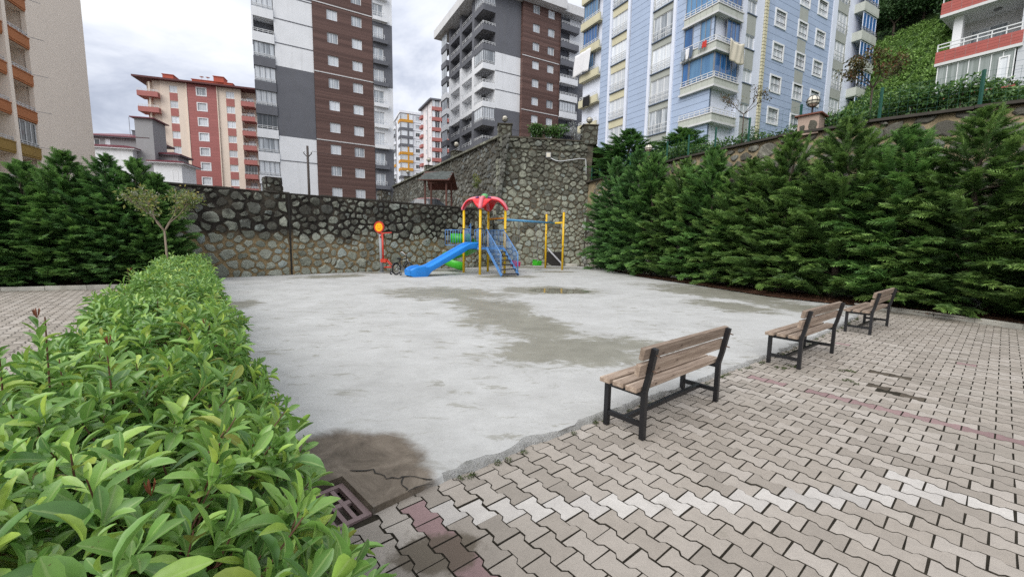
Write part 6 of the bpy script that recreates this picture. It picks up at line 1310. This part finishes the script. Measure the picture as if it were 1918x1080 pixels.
# green wire fence
M_gf = paint('dark green fence paint', (.012, .075, .052), .5, .1, 4, 0)
fp = []; acc = 0; want = [.15, 1.2, 3.0, 4.6, 6.2, 7.6, 9.0, 10.45, 12.0, 13.9, 16.1, 18.2, 20.2, 22.3]; cum = 0
for i in range(len(RT) - 1):
    a_, b_ = Vector((RT[i][0], RT[i][1], ZT[i])), Vector((RT[i + 1][0], RT[i + 1][1], ZT[i + 1])); L_ = (b_ - a_).length
    for s in want:
        if cum <= s < cum + L_: fp.append(a_.lerp(b_, (s - cum) / L_) + Vector((.12, .07, .06)))
    cum += L_
names_ = ['beside the tall wall corner', 'second from the tall wall corner', 'behind the first conifer', 'left of the hidden ball lamp', 'right of the hidden ball lamp', 'below the corner balconies', 'beside the bare sapling', 'left of the big ball lamp', 'right of the big ball lamp', 'below the bronze tree', 'in front of the hill', 'below the red balconies', 'near the right edge', 'past the right edge']
for i, p in enumerate(fp[:-1]):
    t = thing('fence_bay', 'green wire fence bay on the right wall, %s' % names_[i], 'fence', p, 0, 'green wire fence bays'); MB().box(-.03, .03, -.03, .03, -.15, 1.02).obj('post', M_gf, t); q = fp[i + 1] - p; m = MB(); n_ = max(3, int(q.length / .2))
    for k in range(1, n_): v = q * (k / n_); m.bar(v + Vector((0, 0, .02)), v + Vector((0, 0, .98)), .0035, .0035, (1, 0, 0))
    for k in range(7): z_ = .04 + k * .155; m.bar(Vector((0, 0, z_)), q + Vector((0, 0, z_)), .004, .004)
    m.obj('wire_mesh', M_gf, t)
# wooden shelter behind the low wall
M_shg = paint('grey green shingle', (.075, .085, .08), .9, .25, 5, .5, 30, rnd=.18); M_brn = paint('red brown timber', (.085, .032, .022), .7, .2, 4, .2)
t = thing('shelter', 'small open timber shelter with shingled roof behind the low wall', 'shelter', (-4.85, 27.2, 3.25), rad(-6)); t.scale = (.86, .86, .88)
for x in (-.82, .78):
    for y in (-.75, .75): MB().box(x - .06, x + .06, y - .06, y + .06, -.4, 2.45 if y < 0 else 2.3).obj('post', M_brn, t)
for y in (-.75, .75): MB().box(-1.0, .98, y - .05, y + .05, 2.3, 2.42).obj('beam', M_brn, t)
F0, F1, RG0, RG1, BK = (-1.2, -1.2, 2.36), (1.12, -1.2, 2.36), (-.75, .0, 3.12), (1.06, .0, 3.08), 2.05
MB().add([(-1.2, -1.2, 2.34), (1.12, -1.2, 2.34), (1.12, 0, 3.06), (-1.0, 0, 3.08), (-1.2, 1.3, 1.95), (1.15, 1.3, 1.95), (-1.2, -1.2, 2.28), (1.12, -1.2, 2.28), (1.12, 0, 2.98), (-1.0, 0, 3.0), (-1.2, 1.3, 1.88), (1.15, 1.3, 1.88)], [(0, 1, 2, 3), (3, 2, 5, 4), (7, 6, 9, 8), (8, 9, 10, 11), (0, 6, 7, 1), (4, 5, 11, 10), (1, 7, 8, 2), (2, 8, 11, 5), (0, 3, 9, 6), (3, 4, 10, 9)]).obj('roof', M_brn, t)
for r_ in range(6):
    for c in range(9):
        f0, f1 = r_ / 6, (r_ + 1.25) / 6; f1 = min(f1, 1.02); xa = -1.2 + .2 * f0 + (2.32 - .2 * f0) * (c + (.5 if r_ % 2 else 0)) / 9.5; xb = xa + .232
        if xb > 1.14: xb = 1.14
        ya, yb = -1.2 + 1.2 * f0, -1.2 + 1.2 * f1; za, zb_ = 2.362 + .72 * f0, 2.347 + .72 * f1; MB().add([(xa, ya, za), (xb, ya, za), (xb, yb, zb_), (xa, yb, zb_), (xa, ya, za - .015), (xb, ya, za - .015)], [(0, 1, 2, 3), (4, 5, 1, 0)]).obj('shingle', M_shg, t)
# parked car whose roof just shows above the low wall
t = thing('parked_car', 'parked pinkish car whose roof just shows above the low wall', 'car', (-6.25, 28.9, 2.9), rad(8)); t.scale = (1, 1, .95); M_car = paint('faded pink car paint', (.52, .25, .24), .3, .05, 2, 0, spec=.6)
def loft(secs, mat, name, par): 
    m = MB(); n = len(secs[0])
    for s in secs: m.v += s
    for i in range(len(secs) - 1):
        for k in range(n): m.f.append((i * n + k, i * n + (k + 1) % n, (i + 1) * n + (k + 1) % n, (i + 1) * n + k)); m.m.append(0)
    m.f += [tuple(range(n))[::-1], tuple((len(secs) - 1) * n + k for k in range(n))]; m.m += [0, 0]; return bevel(m.obj(name, mat, par, True), .03, 2)
body = [[(-2.0, y * .78, z) for y, z in ((-1, .25), (1, .25), (1, .62), (-1, .62))]] + [[(x, y * w_, z) for y, z in ((-1, .2), (1, .2), (1, h_), (-1, h_))] for x, w_, h_ in ((-1.6, .84, .88), (-.9, .85, .93), (.7, .85, .95), (1.7, .83, .98))] + [[(2.0, y * .78, z) for y, z in ((-1, .3), (1, .3), (1, .85), (-1, .85))]]
loft(body, M_car, 'body', t); loft([[(x, y * w_, z) for y, z in ((-1, .9), (1, .9), (.82, h_), (-.82, h_))] for x, w_, h_ in ((-1.15, .80, .92), (-.45, .80, 1.46), (.9, .80, 1.54), (1.75, .78, .98))], M_gd, 'windows', t); loft([[(x, y, z) for y, z in ((-.64, h_ - .05), (.64, h_ - .05), (.58, h_), (-.58, h_))] for x, h_ in ((-.55, 1.44), (-.2, 1.53), (.4, 1.57), (1.0, 1.55), (1.2, 1.47))], M_car, 'roof', t)
for x in (-1.3, 1.3):
    for y in (-.8, .8): MB().lathe([(0, -.1), (.24, -.1), (.31, -.06), (.31, .06), (.24, .1), (0, .1)], 18).obj('wheel', M_tyre, t, True, Matrix.Translation((x, y, .31)) @ Matrix.Rotation(pi / 2, 4, 'X'))
# wooden utility pole
M_pole = wood_mat('tarred pole', (.06, .05, .045), (.12, .10, .09)); t = thing('utility_pole', 'dark wooden utility pole with two brackets in front of the white facade', 'pole', (-16.1, 33, 2.9)); MB().tube([(0, 0, 0), (0, 0, 5.75)], [.11, .085], 8).obj('shaft', M_pole, t, True)
for s in (-1, 1): MB().tube([(0, 0, 4.9), (s * .28, 0, 5.15), (s * .30, 0, 5.28)], .035, 6).obj('bracket', M_pole, t); MB().lathe([(0, 0), (.05, 0), (.06, .05), (.035, .1), (0, .12)], 8, (s * .30, 0, 5.26)).obj('insulator', M_slabw, t, True)
MB().tube([(.3, 0, 5.36), (1.5, .8, 5.30), (3.4, 2.2, 5.28)], .012, 4).obj('cable', M_blk, t)
# fittings on the tall wall
t = thing('wall_light', 'small square white light fitting on the tall wall', 'lamp', (2.24, 27.80, 7.22)); MB().box(-.17, .17, -.02, .12, -.17, .17).obj('housing', M_alu, t); MB().box(-.13, .13, -.04, -.02, -.13, .13).obj('lens', M_globe, t)
t = thing('conduit', 'thin white cable conduit sagging across the tall wall and down its corner', 'conduit', (2.53, 27.8, 6.95)); o_ = Vector(t.location)
MB().tube([Vector(p) - o_ for p in ((2.40, 27.80, 7.02), (2.75, 27.79, 6.86), (3.07, 27.84, 6.84), (3.62, 27.94, 6.94), (4.35, 28.12, 7.09), (4.76, 28.2, 7.07), (4.79, 28.1, 6.55), (4.79, 28.0, 6.05))], .022, 6).obj('pipe', M_rail, t, True)
t = thing('drain_pipe', 'bent grey plastic drain pipe beside the swing post', 'pipe', (2.3, 26.3, .04)); MB().tube([(-.05, .5, 1.10), (-.02, .10, 1.08), (.08, .02, .95), (.80, -.02, .22), (.86, -.03, .0)], .055, 10).obj('pipe', paint('grey plastic', (.42, .42, .44), .45, .1, 4, 0), t, True); MB().box(-.3, .9, .10, .5, -.02, .9).obj('culvert_mouth', M_fis, t)
t = thing('stone_step', 'flat stone step at the foot of the right wall', 'step', (3.75, 26.45, .04)); bevel(MB().box(-.35, .4, -.25, .25, -.02, .16).obj('slab', M_kerb, t), .03)
